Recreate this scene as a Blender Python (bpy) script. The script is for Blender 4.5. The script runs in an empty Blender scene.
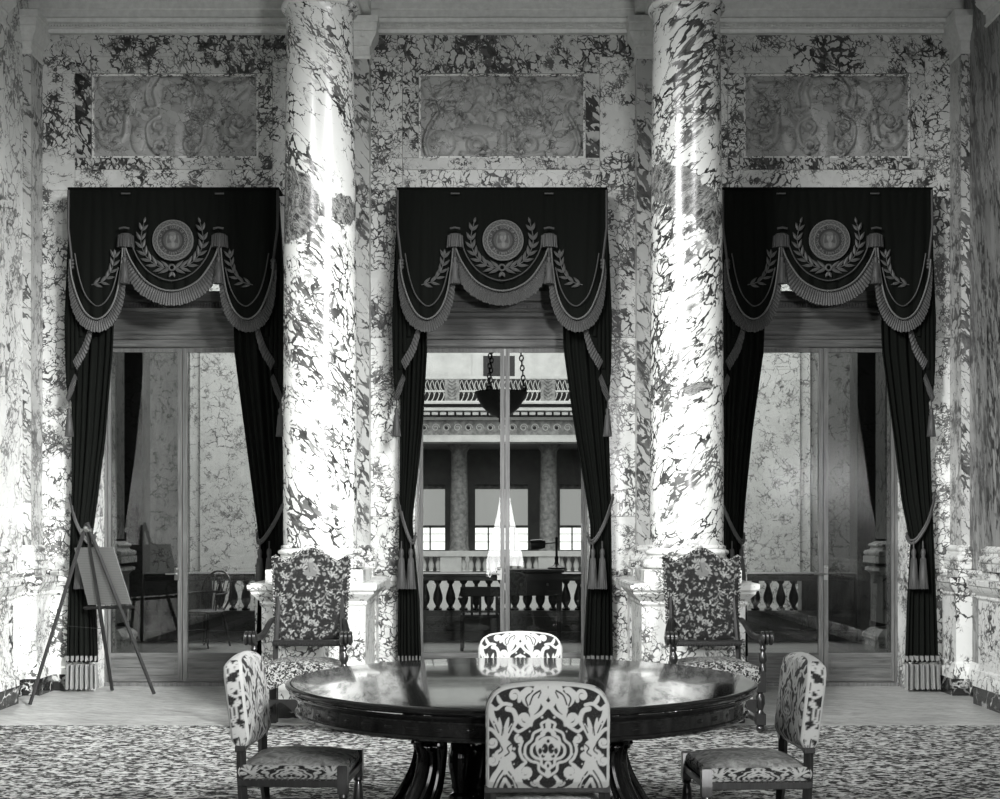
import bpy, math, random
import numpy as np
from mathutils import Vector, Matrix
random.seed(7); np.random.seed(7)
C = bpy.context.scene
COL = C.collection
PI = math.pi
H = 1.513; F = 1390.0; VX = 500.0; VY = 526.0      # eye height (m), focal length (px), vanishing point
YW = 12.82                                          # face of the window wall
# ------------------------------------------------------------------ camera
cam = bpy.data.cameras.new('camera'); co = bpy.data.objects.new('camera', cam); COL.objects.link(co)
co.location = (0, 0, H); co.rotation_euler = (PI/2, 0, 0)
cam.sensor_width = 36; cam.lens = F/1000*36; cam.shift_x = 0.0; cam.shift_y = (VY-399.5)/1000
cam.clip_start = .05; cam.clip_end = 200
C.camera = co
# ------------------------------------------------------------------ view, world, lights
vs = C.view_settings
vs.view_transform = 'Standard'; vs.look = 'None'; vs.gamma = 1; vs.exposure = 0.0; vs.use_curve_mapping = False
w = bpy.data.worlds.new('world'); C.world = w; w.use_nodes = True
w.node_tree.nodes['Background'].inputs[0].default_value = (1, 1, 1, 1)
w.node_tree.nodes['Background'].inputs[1].default_value = .08
TINT = (.985, 1.0, .97)
def area(name, loc, target, sx, sy, watts, spread=180):
    l = bpy.data.lights.new(name, 'AREA'); l.shape = 'RECTANGLE'; l.size = sx; l.size_y = sy
    l.energy = watts; l.color = (1, 1, 1); l.spread = math.radians(spread)
    o = bpy.data.objects.new(name, l); COL.objects.link(o); o.location = loc
    d = Vector(target)-Vector(loc); o.rotation_euler = d.to_track_quat('-Z', 'Y').to_euler()
    return o
# daylight from the three tall windows of the wall behind the camera
for i, x in enumerate((-3.0, .1, 3.2)):
    area('rear_window_light', (x, -2.05, 1.2), (x*.3 - .3, 12, 1.1), .8, 1.8, 4, 62)
# unseen fill lights added high at the sides, aimed at the lower half of the window wall
area('wall_fill', (2.85, 4.8, 6.2), (-3.4, 12.5, .5), 2.1, 1.3, 150, 60)
area('wall_fill', (-2.85, 4.9, 6.2), (2.6, 12.5, .6), 2.1, 1.3, 112, 60)
area('wall_fill', (3.6, 1.0, 5.5), (-4.2, 11.6, .7), .9, .9, 150, 36)
area('wall_fill', (-3.6, 1.0, 5.5), (4.1, 12.4, 1.1), .9, .9, 70, 36)
area('front_fill', (1.95, -.3, 2.4), (-.6, 12, .9), .6, .6, 105, 84)  # fill light added beside the camera to brighten the chairs
area('ceiling_fill', (0, 5.5, 6.7), (0, 7.0, 0), 6, 6, 55)  # soft overhead fill, added; the ceiling itself is closed
area('atrium_overhead_light', (0, 27, 11.5), (0, 28, 0), 12, 10, 2300)
area('atrium_overhead_light', (0, 22, 10.5), (0, 23.5, 0), 13, 3, 800)  # second overhead light, added to brighten the side piers
area('atrium_side_light', (0, 21.5, 5.5), (0, 34, 3), 8, 3, 420)

# ------------------------------------------------------------------ mesh helpers
class MB:
    def __init__(s): s.v = []; s.f = []; s.m = []
    def add(s, vs, fs, mi=0):
        o = len(s.v); s.v += [tuple(p) for p in vs]; s.f += [tuple(i+o for i in f) for f in fs]; s.m += [mi]*len(fs); return s
    def box(s, x0, x1, y0, y1, z0, z1, mi=0):
        v = [(x, y, z) for z in (z0, z1) for y in (y0, y1) for x in (x0, x1)]
        return s.add(v, [(0,2,3,1),(4,5,7,6),(0,1,5,4),(2,6,7,3),(0,4,6,2),(1,3,7,5)], mi)
    def bbox(s, x0, x1, y0, y1, z0, z1, b=.01, mi=0):     # chamfered box
        b = min(b, (x1-x0)/2.01, (y1-y0)/2.01, (z1-z0)/2.01)
        s.sqloft([(z0, 0, b), (z0+b, 0, 0), (z1-b, 0, 0), (z1, 0, b)], x0, x1, y0, y1, mi, ins=True); return s
    def sqloft(s, prof, x0, x1, y0, y1, mi=0, ins=False):
        # prof: list of (z, out) or (z, out, in): a rectangle x0..x1,y0..y1 grown by out at each height
        rings = []
        for p in prof:
            z, o = p[0], p[1] - (p[2] if len(p) > 2 else 0)
            rings.append([(x0-o, y0-o, z), (x1+o, y0-o, z), (x1+o, y1+o, z), (x0-o, y1+o, z)])
        v = [q for r in rings for q in r]; f = []
        for i in range(len(rings)-1):
            for k in range(4): a = i*4+k; b_ = i*4+(k+1) % 4; f.append((a, b_, b_+4, a+4))
        f.append((3, 2, 1, 0)); n = len(v); f.append((n-4, n-3, n-2, n-1))
        return s.add(v, f, mi)
    def lathe(s, prof, cx=0, cy=0, n=32, mi=0, a0=0, caps=True):
        v = []; f = []
        for r, z in prof:
            for k in range(n):
                a = a0+2*PI*k/n; v.append((cx+r*math.cos(a), cy+r*math.sin(a), z))
        for i in range(len(prof)-1):
            for k in range(n):
                a = i*n+k; b = i*n+(k+1) % n; f.append((a, b, b+n, a+n))
        if caps:
            f.append(tuple(range(n-1, -1, -1))); m = len(v); f.append(tuple(range(m-n, m)))
        return s.add(v, f, mi)
    def tube(s, pts, r, n=8, mi=0, closed=False, flat=1.0):
        pts = [Vector(p) for p in pts]; N = len(pts)
        rs = r if isinstance(r, (list, tuple)) else [r]*N
        v = []; f = []; up = None
        for i, p in enumerate(pts):
            if closed: t = pts[(i+1) % N]-pts[i-1]
            else: t = pts[min(i+1, N-1)]-pts[max(i-1, 0)]
            if t.length < 1e-9: t = Vector((0, 0, 1))
            t.normalize()
            if up is None:
                up = Vector((0, 1, 0)) if abs(t.y) < .9 else Vector((1, 0, 0))
            u = (up - t*up.dot(t)); 
            if u.length < 1e-6: u = t.orthogonal()
            u.normalize(); up = u; b = t.cross(u)
            for k in range(n):
                a = 2*PI*k/n; q = p+u*(math.cos(a)*rs[i]*flat)+b*(math.sin(a)*rs[i]); v.append(q)
        M = N if closed else N-1
        for i in range(M):
            for k in range(n):
                a = i*n+k; b_ = i*n+(k+1) % n; c = ((i+1) % N)*n+(k+1) % n; d = ((i+1) % N)*n+k; f.append((a, b_, c, d))
        if not closed:
            f.append(tuple(range(n-1, -1, -1))); m = len(v); f.append(tuple(range(m-n, m)))
        return s.add(v, f, mi)
    def prism(s, poly, y0, y1, mi=0, axis='y'):           # polygon (x,z) extruded along y, or (y,z) along x
        n = len(poly)
        if axis == 'y': v = [(p[0], y0, p[1]) for p in poly]+[(p[0], y1, p[1]) for p in poly]
        else: v = [(y0, p[0], p[1]) for p in poly]+[(y1, p[0], p[1]) for p in poly]
        f = [tuple(range(n)), tuple(range(2*n-1, n-1, -1))]+[(i, i+n, (i+1) % n+n, (i+1) % n) for i in range(n)]
        return s.add(v, f, mi)
    def grid(s, fn, nu, nv, mi=0):
        v = [fn(i/nu, j/nv) for j in range(nv+1) for i in range(nu+1)]; f = []
        for j in range(nv):
            for i in range(nu):
                a = j*(nu+1)+i; f.append((a, a+1, a+nu+2, a+nu+1))
        return s.add(v, f, mi)
    def ball(s, c, rx, ry=None, rz=None, n=10, mi=0, M=None):
        ry = ry or rx; rz = rz or rx; v = []; f = []
        for i in range(n//2+1):
            t = PI*i/(n//2)
            for k in range(n):
                a = 2*PI*k/n; p = Vector((rx*math.sin(t)*math.cos(a), ry*math.sin(t)*math.sin(a), rz*math.cos(t)))
                if M: p = M @ p
                v.append(p+Vector(c))
        for i in range(n//2):
            for k in range(n):
                a = i*n+k; b = i*n+(k+1) % n; f.append((a, a+n, b+n, b))
        return s.add(v, f, mi)
    def build(s, name, mats, parent=None, smooth=False, angle=35, fix=True):
        me = bpy.data.meshes.new(name); me.from_pydata(s.v, [], s.f); me.update()
        if fix:
            import bmesh
            bm = bmesh.new(); bm.from_mesh(me); bmesh.ops.recalc_face_normals(bm, faces=bm.faces); bm.to_mesh(me); bm.free()
        if not isinstance(mats, (list, tuple)): mats = [mats]
        for m in mats: me.materials.append(m)
        if len(mats) > 1:
            for p, i in zip(me.polygons, s.m): p.material_index = i
        if smooth:
            me.polygons.foreach_set('use_smooth', [True]*len(me.polygons))
            try: me.set_sharp_from_angle(angle=math.radians(angle))
            except Exception: pass
        o = bpy.data.objects.new(name, me); COL.objects.link(o)
        if parent: o.parent = parent
        return o
def empty(name, loc=(0, 0, 0), rz=0):
    o = bpy.data.objects.new(name, None); COL.objects.link(o); o.location = loc; o.rotation_euler = (0, 0, rz); o.empty_display_size = .1
    return o
def tag(o, label=None, cat=None, group=None, kind=None):
    if label: o['label'] = label
    if cat: o['category'] = cat
    if group: o['group'] = group
    if kind: o['kind'] = kind
    return o
def struct(o, label=None, cat=None):
    o['kind'] = 'structure'
    if label: o['label'] = label
    if cat: o['category'] = cat
    return o
def copy_tree(o, parent=None):
    c = o.copy(); COL.objects.link(c); c.parent = parent
    for ch in list(o.children): copy_tree(ch, c)
    return c
def smooth_path(P, n=8):
    P = [Vector(p) for p in P]; out = []
    for i in range(len(P)-1):
        a = P[max(i-1, 0)]; b = P[i]; c = P[i+1]; d = P[min(i+2, len(P)-1)]
        for k in range(n):
            t = k/n
            out.append(.5*((2*b)+(c-a)*t+(2*a-5*b+4*c-d)*t*t+(3*b-a-3*c+d)*t**3))
    out.append(P[-1]); return out

# ------------------------------------------------------------------ materials
def newmat(name):
    m = bpy.data.materials.new(name); m.use_nodes = True; nt = m.node_tree
    b = nt.nodes['Principled BSDF']; return m, nt, b
def g(v, a=1): return (v*TINT[0], v*TINT[1], v*TINT[2], a)
def dk(v): return (v*.82, v*1.0, v*.8, 1)
def node(nt, t, **k):
    n = nt.nodes.new(t)
    for a, b in k.items(): setattr(n, a, b)
    return n
def math_(nt, op, a, b=None, clamp=False):
    n = node(nt, 'ShaderNodeMath', operation=op); n.use_clamp = clamp
    for i, x in enumerate((a, b)):
        if x is None: continue
        if isinstance(x, (int, float)): n.inputs[i].default_value = x
        else: nt.links.new(x, n.inputs[i])
    return n.outputs[0]
def maprange(nt, x, a, b, c, d, smooth=False):
    n = node(nt, 'ShaderNodeMapRange'); 
    if smooth: n.interpolation_type = 'SMOOTHSTEP'
    nt.links.new(x, n.inputs[0])
    for i, q in enumerate((a, b, c, d)):
        if isinstance(q, (int, float)): n.inputs[i+1].default_value = q
        else: nt.links.new(q, n.inputs[i+1])
    return n.outputs[0]
def mixc(nt, fac, a, b):
    n = node(nt, 'ShaderNodeMix', data_type='RGBA')
    if isinstance(fac, (int, float)): n.inputs[0].default_value = fac
    else: nt.links.new(fac, n.inputs[0])
    for i, q in ((6, a), (7, b)):
        if isinstance(q, tuple): n.inputs[i].default_value = q
        else: nt.links.new(q, n.inputs[i])
    return n.outputs[2]
def coords(nt, seed=0, rot=(0, 0, 0), scale=(1, 1, 1), src='Object'):
    tc = node(nt, 'ShaderNodeTexCoord'); m0 = node(nt, 'ShaderNodeMapping'); mp = node(nt, 'ShaderNodeMapping')
    nt.links.new(tc.outputs[src], m0.inputs[0]); nt.links.new(m0.outputs[0], mp.inputs[0]); m0.inputs['Rotation'].default_value = rot
    mp.inputs['Location'].default_value = (seed*3.17, seed*1.31, seed*5.7); mp.inputs['Scale'].default_value = scale
    return mp.outputs[0]
def noise(nt, vec, scale, detail=3, rough=.5, dist=0):
    n = node(nt, 'ShaderNodeTexNoise'); nt.links.new(vec, n.inputs['Vector'])
    n.inputs['Scale'].default_value = scale; n.inputs['Detail'].default_value = detail
    n.inputs['Roughness'].default_value = rough; n.inputs['Distortion'].default_value = dist
    return n
def voro(nt, vec, scale, feat='DISTANCE_TO_EDGE', rnd=1):
    n = node(nt, 'ShaderNodeTexVoronoi', feature=feat); nt.links.new(vec, n.inputs['Vector'])
    n.inputs['Scale'].default_value = scale; n.inputs['Randomness'].default_value = rnd
    return n
def marble(name, seed=0, base=.62, vein=.05, s=7.0, rot=(0, 0, 0), stretch=(1, 1, 1), dens=1.0, rough=.3, patch=.0, blobs=(), warp=.35, greys=.25):
    m, nt, b = newmat(name)
    tc = node(nt, 'ShaderNodeTexCoord').outputs['Object']
    v0 = coords(nt, seed, rot, stretch)
    wn = noise(nt, v0, 1.7, 4, .6)
    sub = node(nt, 'ShaderNodeVectorMath', operation='SUBTRACT'); nt.links.new(wn.outputs['Color'], sub.inputs[0]); sub.inputs[1].default_value = (.5, .5, .5)
    sc = node(nt, 'ShaderNodeVectorMath', operation='SCALE'); nt.links.new(sub.outputs[0], sc.inputs[0]); sc.inputs['Scale'].default_value = warp
    ad = node(nt, 'ShaderNodeVectorMath', operation='ADD'); nt.links.new(v0, ad.inputs[0]); nt.links.new(sc.outputs[0], ad.inputs[1])
    wf = noise(nt, ad.outputs[0], 14, 3, .6)
    sub2 = node(nt, 'ShaderNodeVectorMath', operation='SUBTRACT'); nt.links.new(wf.outputs['Color'], sub2.inputs[0]); sub2.inputs[1].default_value = (.5, .5, .5)
    sc2 = node(nt, 'ShaderNodeVectorMath', operation='SCALE'); nt.links.new(sub2.outputs[0], sc2.inputs[0]); sc2.inputs['Scale'].default_value = .085
    ad2 = node(nt, 'ShaderNodeVectorMath', operation='ADD'); nt.links.new(ad.outputs[0], ad2.inputs[0]); nt.links.new(sc2.outputs[0], ad2.inputs[1])
    v = ad2.outputs[0]
    mask = noise(nt, v0, 2.3, 3, .6).outputs[0]; mask2 = noise(nt, coords(nt, seed+4, rot, stretch), 3.1, 3, .6).outputs[0]
    e1 = voro(nt, v, s).outputs['Distance']; e2 = voro(nt, v, s*2.3).outputs['Distance']; e3 = voro(nt, v, s*.42).outputs['Distance']
    mk = noise(nt, v0, 6.5, 4, .65).outputs[0]; mk = math_(nt, 'ADD', math_(nt, 'MULTIPLY', mk, .55), math_(nt, 'MULTIPLY', mask, .45))
    w1 = maprange(nt, mk, .42, .62, -.03, .085*dens)
    mk2 = math_(nt, 'ADD', math_(nt, 'MULTIPLY', noise(nt, v0, 9, 3, .6).outputs[0], .5), math_(nt, 'MULTIPLY', mask2, .5))
    w2 = maprange(nt, mk2, .49, .62, -.04, .16*dens)
    w3 = maprange(nt, mk, .44, .66, -.012, .05*dens)
    def line(e, w_, soft=.03):
        hi = math_(nt, 'ADD', w_, soft); return maprange(nt, e, w_, hi, 1, 0, True)
    l1 = line(e1, w1); l2 = line(e2, w2, .05); l3 = line(e3, w3, .014)
    l1 = math_(nt, 'MULTIPLY', l1, maprange(nt, mask, .28, .45, .4, 1))
    l2 = math_(nt, 'MULTIPLY', l2, maprange(nt, mask2, .49, .57, 0, .9))
    l3 = math_(nt, 'MULTIPLY', l3, maprange(nt, mask, .4, .55, .15, .9))
    ln = math_(nt, 'MAXIMUM', math_(nt, 'MAXIMUM', l1, l2), l3)
    cell = voro(nt, v, s, 'F1').outputs['Color']
    sep = node(nt, 'ShaderNodeSeparateColor'); nt.links.new(cell, sep.inputs[0])
    cl = maprange(nt, noise(nt, v, 6, 4, .65).outputs[0], .35, .7, 0, 1)
    tone = math_(nt, 'MULTIPLY', math_(nt, 'ADD', math_(nt, 'MULTIPLY', sep.outputs[0], .6), math_(nt, 'MULTIPLY', cl, .4)), greys, )
    bc = mixc(nt, tone, g(base), g(base*.25))
    vc = mixc(nt, maprange(nt, wf.outputs[0], .4, .68, 0, 1), g(vein*.45), g(vein*2.0))
    c = mixc(nt, ln, bc, vc)
    if patch > 0 or blobs:
        pm = maprange(nt, noise(nt, v0, 1.1, 5, .62).outputs[0], 1-patch*.5-.1, 1-patch*.5-.08, 0, 1) if patch > 0 else None
        for (bx, bz, rx, rz, ang) in blobs:
            sb = node(nt, 'ShaderNodeVectorMath', operation='SUBTRACT'); nt.links.new(tc, sb.inputs[0]); sb.inputs[1].default_value = (bx, 0, bz)
            wq = node(nt, 'ShaderNodeVectorMath', operation='MULTIPLY_ADD'); 
            nn = noise(nt, tc, 3.2, 5, .6); nt.links.new(nn.outputs['Color'], wq.inputs[0]); wq.inputs[1].default_value = (.34, 0, .34); nt.links.new(sb.outputs[0], wq.inputs[2])
            mp = node(nt, 'ShaderNodeMapping'); mp.vector_type = 'POINT'; nt.links.new(wq.outputs[0], mp.inputs[0])
            mp.inputs['Location'].default_value = (0, 0, 0)
            o2 = node(nt, 'ShaderNodeVectorMath', operation='SUBTRACT'); nt.links.new(wq.outputs[0], o2.inputs[0]); o2.inputs[1].default_value = (.17, 0, .17)
            r2 = node(nt, 'ShaderNodeVectorRotate', rotation_type='Y_AXIS'); nt.links.new(o2.outputs[0], r2.inputs[0]); r2.inputs['Angle'].default_value = ang
            m3 = node(nt, 'ShaderNodeVectorMath', operation='MULTIPLY'); nt.links.new(r2.outputs[0], m3.inputs[0]); m3.inputs[1].default_value = (1/rx, 0, 1/rz)
            ln_ = node(nt, 'ShaderNodeVectorMath', operation='LENGTH'); nt.links.new(m3.outputs[0], ln_.inputs[0])
            k = maprange(nt, ln_.outputs['Value'], .94, 1.0, 1, 0)
            pm = k if pm is None else math_(nt, 'MAXIMUM', pm, k)
        fine = noise(nt, v, 30, 6, .75, .8).outputs[0]
        pc = mixc(nt, maprange(nt, fine, .42, .64, 0, 1), g(.022), g(.30))
        c = mixc(nt, pm, c, pc)
    nt.links.new(c, b.inputs['Base Color']); b.inputs['Roughness'].default_value = rough
    b.inputs['Specular IOR Level'].default_value = .5
    return m
def plain(name, v, rough=.5, metal=0, dark=False, bump=0, bs=60, var=0, coat=0):
    m, nt, b = newmat(name); c = dk(v) if dark else g(v)
    b.inputs['Base Color'].default_value = c; b.inputs['Roughness'].default_value = rough; b.inputs['Metallic'].default_value = metal
    b.inputs['Coat Weight'].default_value = coat; b.inputs['Coat Roughness'].default_value = .06
    n = noise(nt, coords(nt, 1), bs, 4, .6)
    if var:
        nt.links.new(mixc(nt, maprange(nt, n.outputs[0], .35, .65, 0, 1), tuple(x*(1-var) for x in c[:3])+(1,), tuple(min(1, x*(1+var)) for x in c[:3])+(1,)), b.inputs['Base Color'])
    if bump:
        bp = node(nt, 'ShaderNodeBump'); bp.inputs['Strength'].default_value = bump; nt.links.new(n.outputs[0], bp.inputs['Height']); nt.links.new(bp.outputs[0], b.inputs['Normal'])
    return m
def wood(name, lo, hi, scale=(1, 1, 1), rough=.35, coat=0, s=6, seed=0, crit=1.0):
    m, nt, b = newmat(name); v = coords(nt, seed, (0, 0, 0), scale)
    n = noise(nt, v, s, 6, .65, .8).outputs[0]
    nt.links.new(mixc(nt, maprange(nt, n, .35, .65, 0, 1), g(lo), g(hi)), b.inputs['Base Color'])
    b.inputs['Roughness'].default_value = rough; b.inputs['Coat Weight'].default_value = coat; b.inputs['Coat Roughness'].default_value = .05
    return m
def attrmat(name, dark, light, rough=.85, sheen=0, fuzz=.3, bump=.25):
    m, nt, b = newmat(name); a = node(nt, 'ShaderNodeAttribute', attribute_name='pat')
    n = noise(nt, coords(nt, 0), 160, 2, .6).outputs[0]
    f = math_(nt, 'ADD', a.outputs['Fac'], math_(nt, 'MULTIPLY', math_(nt, 'SUBTRACT', n, .5), fuzz), True)
    nt.links.new(mixc(nt, f, g(dark), g(light)), b.inputs['Base Color']); b.inputs['Roughness'].default_value = rough
    b.inputs['Specular IOR Level'].default_value = .2; b.inputs['Sheen Weight'].default_value = sheen
    bp = node(nt, 'ShaderNodeBump'); bp.inputs['Strength'].default_value = bump; bp.inputs['Distance'].default_value = .004
    nt.links.new(a.outputs['Fac'], bp.inputs['Height']); nt.links.new(bp.outputs[0], b.inputs['Normal'])
    return m
def tapestry(name, dark, light, s=30, seed=0, lo=.46, hi=.56):
    m, nt, b = newmat(name); n = noise(nt, coords(nt, seed), s, 3, .55, 1.6).outputs[0]
    nt.links.new(mixc(nt, maprange(nt, n, lo, hi, 0, 1), g(dark), g(light)), b.inputs['Base Color']); b.inputs['Roughness'].default_value = .9
    b.inputs['Specular IOR Level'].default_value = .15
    return m
M = {}
M['mA'] = marble('breccia marble', 1, .60, .04, 13.5, dens=1.2)
M['mB'] = marble('breccia marble veined', 2, .54, .03, 14, dens=1.5, rot=(0, .5, 0), stretch=(1, 1, .8), greys=.35)
M['mC'] = marble('breccia marble dark border', 3, .5, .018, 10.0, dens=2.2, rot=(0, .7, 0), stretch=(1, 1, .55), greys=.4)
M['mD'] = marble('breccia marble pale', 4, .68, .06, 11.5, dens=1.0, greys=.15)
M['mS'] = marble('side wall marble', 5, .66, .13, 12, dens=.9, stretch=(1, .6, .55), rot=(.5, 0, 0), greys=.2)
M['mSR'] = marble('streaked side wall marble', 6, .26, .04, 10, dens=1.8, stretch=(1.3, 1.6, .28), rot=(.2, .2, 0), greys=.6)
M['pil'] = marble('pilaster marble', 8, .46, .06, 10, dens=1.2, rot=(0, .6, 0), stretch=(1, 1, .5), greys=.45)
M['pedm'] = marble('pedestal marble', 9, .60, .05, 10, dens=.9, greys=.12)
M['colL'] = marble('column marble left', 11, .56, .035, 11.0, dens=1.2, rough=.26, rot=(0, .75, 0), stretch=(1.1, 1, .38), greys=.10,
                   blobs=[(-1.70, 4.10, .27, .30, .5), (-1.24, 4.06, .07, .15, .2)])
M['colR'] = marble('column marble right', 12, .56, .035, 11.0, dens=1.3, rough=.26, rot=(0, -.85, 0), stretch=(1.1, 1, .38), greys=.12,
                   blobs=[(1.48, 4.20, .40, .15, -.6), (1.68, 4.02, .13, .27, .35), (1.60, 2.58, .13, .05, .25)])
M['relief'] = marble('carved relief marble', 14, .36, .12, 12, dens=.9, greys=.5, rough=.45)
M['black'] = marble('black marble base', 15, .018, .30, 3.2, dens=.45, greys=.3, rough=.12)
M['cornice'] = plain('cornice stone', .6, .6, var=.08, bs=20)
M['velvet'] = plain('black velvet', .0036, .9, dark=True)
M['velvet'].node_tree.nodes['Principled BSDF'].inputs['Specular IOR Level'].default_value = .1
M['fringe'] = plain('grey bullion fringe', .032, .6, bump=.3, bs=200, var=.3)
M['fringeL'] = plain('pale hem fringe', .17, .7, bump=.3, bs=200, var=.25)
M['braid'] = plain('pale braid', .085, .6, bump=.3, bs=300, var=.25)
M['embro'] = plain('grey embroidery thread', .048, .6, bump=.4, bs=260, var=.35)
M['doorw'] = wood('door walnut', .05, .125, (.5, .5, 8), .3, .3, 5)
M['doorwv'] = wood('door walnut stile', .06, .14, (8, 8, .5), .3, .3, 5)
M['tablew'] = wood('table mahogany', .006, .016, (1.2, 6, 1), .12, .55, 4)
M['tablew'].node_tree.nodes['Principled BSDF'].inputs['Specular IOR Level'].default_value = .25
M['chairw'] = wood('chair mahogany', .010, .03, (3, 3, .6), .35, .3, 14)
M['thronew'] = wood('throne oak', .004, .012, (3, 3, .6), .3, .3, 14)
M['brass'] = plain('door brass', .3, .3, 1)
M['easelw'] = plain('easel dark wood', .006, .5, var=.4, bs=20)
M['darkm'] = plain('dark bronze', .012, .4, .3)
M['board'] = None
M['gal'] = marble('gallery grey marble', 21, .07, .03, 5, dens=.7, greys=.4)
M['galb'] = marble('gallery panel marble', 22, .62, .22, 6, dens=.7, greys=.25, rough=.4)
M['galb2'] = marble('gallery shaded marble', 23, .30, .10, 3.2, dens=.6, greys=.3, rough=.4)  # shade of the pier returns put into a darker copy of the marble
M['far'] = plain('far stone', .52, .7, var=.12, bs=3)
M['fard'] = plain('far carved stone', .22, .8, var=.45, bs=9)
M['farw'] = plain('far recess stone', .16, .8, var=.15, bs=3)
M['bal'] = plain('balustrade marble in shadow', .02, .35, var=.4, bs=8)  # gallery shadow on rail and balusters put into a near-black colour
M['galfloor'] = wood('gallery floor', .20, .34, (.6, 3, 1), .3, 0, 4)
M['damask'] = attrmat('damask velvet', .010, .39, .8, .1)
M['plush'] = tapestry('pale plush', .2, .5, 18, 3, .35, .7)  # velvet pile seen at a grazing angle, its sheen put into the colour
M['throne'] = attrmat('verdure tapestry', .006, .19, .9, 0, .25)
M['thseat'] = tapestry('throne seat tapestry', .008, .24, 46, 5, .48, .54)
M['emblem'] = attrmat('embroidered seal', .014, .12, .7, 0, .4)
M['dblack'] = plain('soft black', .01, .6)
def glassmat(name, tint, rough=.0):
    m, nt, b = newmat(name)
    tr = node(nt, 'ShaderNodeBsdfTransparent'); tr.inputs[0].default_value = (tint, tint*1.01, tint, 1)
    gl = node(nt, 'ShaderNodeBsdfGlossy'); gl.inputs['Roughness'].default_value = rough; gl.inputs[0].default_value = (.8, .8, .8, 1)
    lw = node(nt, 'ShaderNodeFresnel'); lw.inputs[0].default_value = 1.5
    mx = node(nt, 'ShaderNodeMixShader'); nt.links.new(math_(nt, 'MULTIPLY', lw.outputs[0], 1.6), mx.inputs[0])
    nt.links.new(tr.outputs[0], mx.inputs[1]); nt.links.new(gl.outputs[0], mx.inputs[2]); nt.links.new(mx.outputs[0], nt.nodes['Material Output'].inputs[0])
    return m
M['glass'] = glassmat('clear plate glass', .92); M['glassd'] = glassmat('dusty plate glass', .66)
def emis(name, v):
    m, nt, b = newmat(name); b.inputs['Base Color'].default_value = g(.5); b.inputs['Emission Color'].default_value = (TINT[0], TINT[1], TINT[2], 1); b.inputs['Emission Strength'].default_value = v
    return m
M['sky'] = emis('daylit window pane', 1.6); M['skyd'] = emis('daylight through blind', .34)
# carpet
m, nt, b = newmat('mottled carpet'); M['carpet'] = m
n1 = noise(nt, coords(nt, 3, scale=(.7, 1, 1)), 29, 3, .6, .7).outputs[0]; n2 = noise(nt, coords(nt, 8), 5, 3).outputs[0]
f = math_(nt, 'ADD', n1, math_(nt, 'MULTIPLY', math_(nt, 'SUBTRACT', n2, .5), .12))
nt.links.new(mixc(nt, maprange(nt, f, .44, .60, 0, 1, True), g(.022), g(.46)), b.inputs['Base Color']); b.inputs['Roughness'].default_value = .95; b.inputs['Specular IOR Level'].default_value = .1
# parquet
m, nt, b = newmat('worn parquet'); M['parquet'] = m
bk = node(nt, 'ShaderNodeTexBrick'); nt.links.new(coords(nt, 0, (0, 0, .785)), bk.inputs[0]); bk.inputs['Scale'].default_value = 3.2; bk.inputs['Mortar Size'].default_value = .008
bk.inputs['Color1'].default_value = g(.22); bk.inputs['Color2'].default_value = g(.30); bk.inputs['Mortar'].default_value = g(.10)
n1 = noise(nt, coords(nt, 3, (0, 0, .3), (.5, 3, 1)), 7, 6, .7, 1.5).outputs[0]
nt.links.new(mixc(nt, maprange(nt, n1, .46, .60, 0, .85), bk.outputs[0], g(.44)), b.inputs['Base Color']); b.inputs['Roughness'].default_value = .42
# typed sheet on the easel board: faint ruled lines
m, nt, b = newmat('grey printed card'); M['board'] = m
wv = node(nt, 'ShaderNodeTexWave', bands_direction='Z'); nt.links.new(coords(nt), wv.inputs[0]); wv.inputs['Scale'].default_value = 14; wv.inputs['Distortion'].default_value = 1.5
nt.links.new(mixc(nt, maprange(nt, wv.outputs[1], .75, .95, 0, .35), g(.12), g(.055)), b.inputs['Base Color']); b.inputs['Roughness'].default_value = .6

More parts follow.
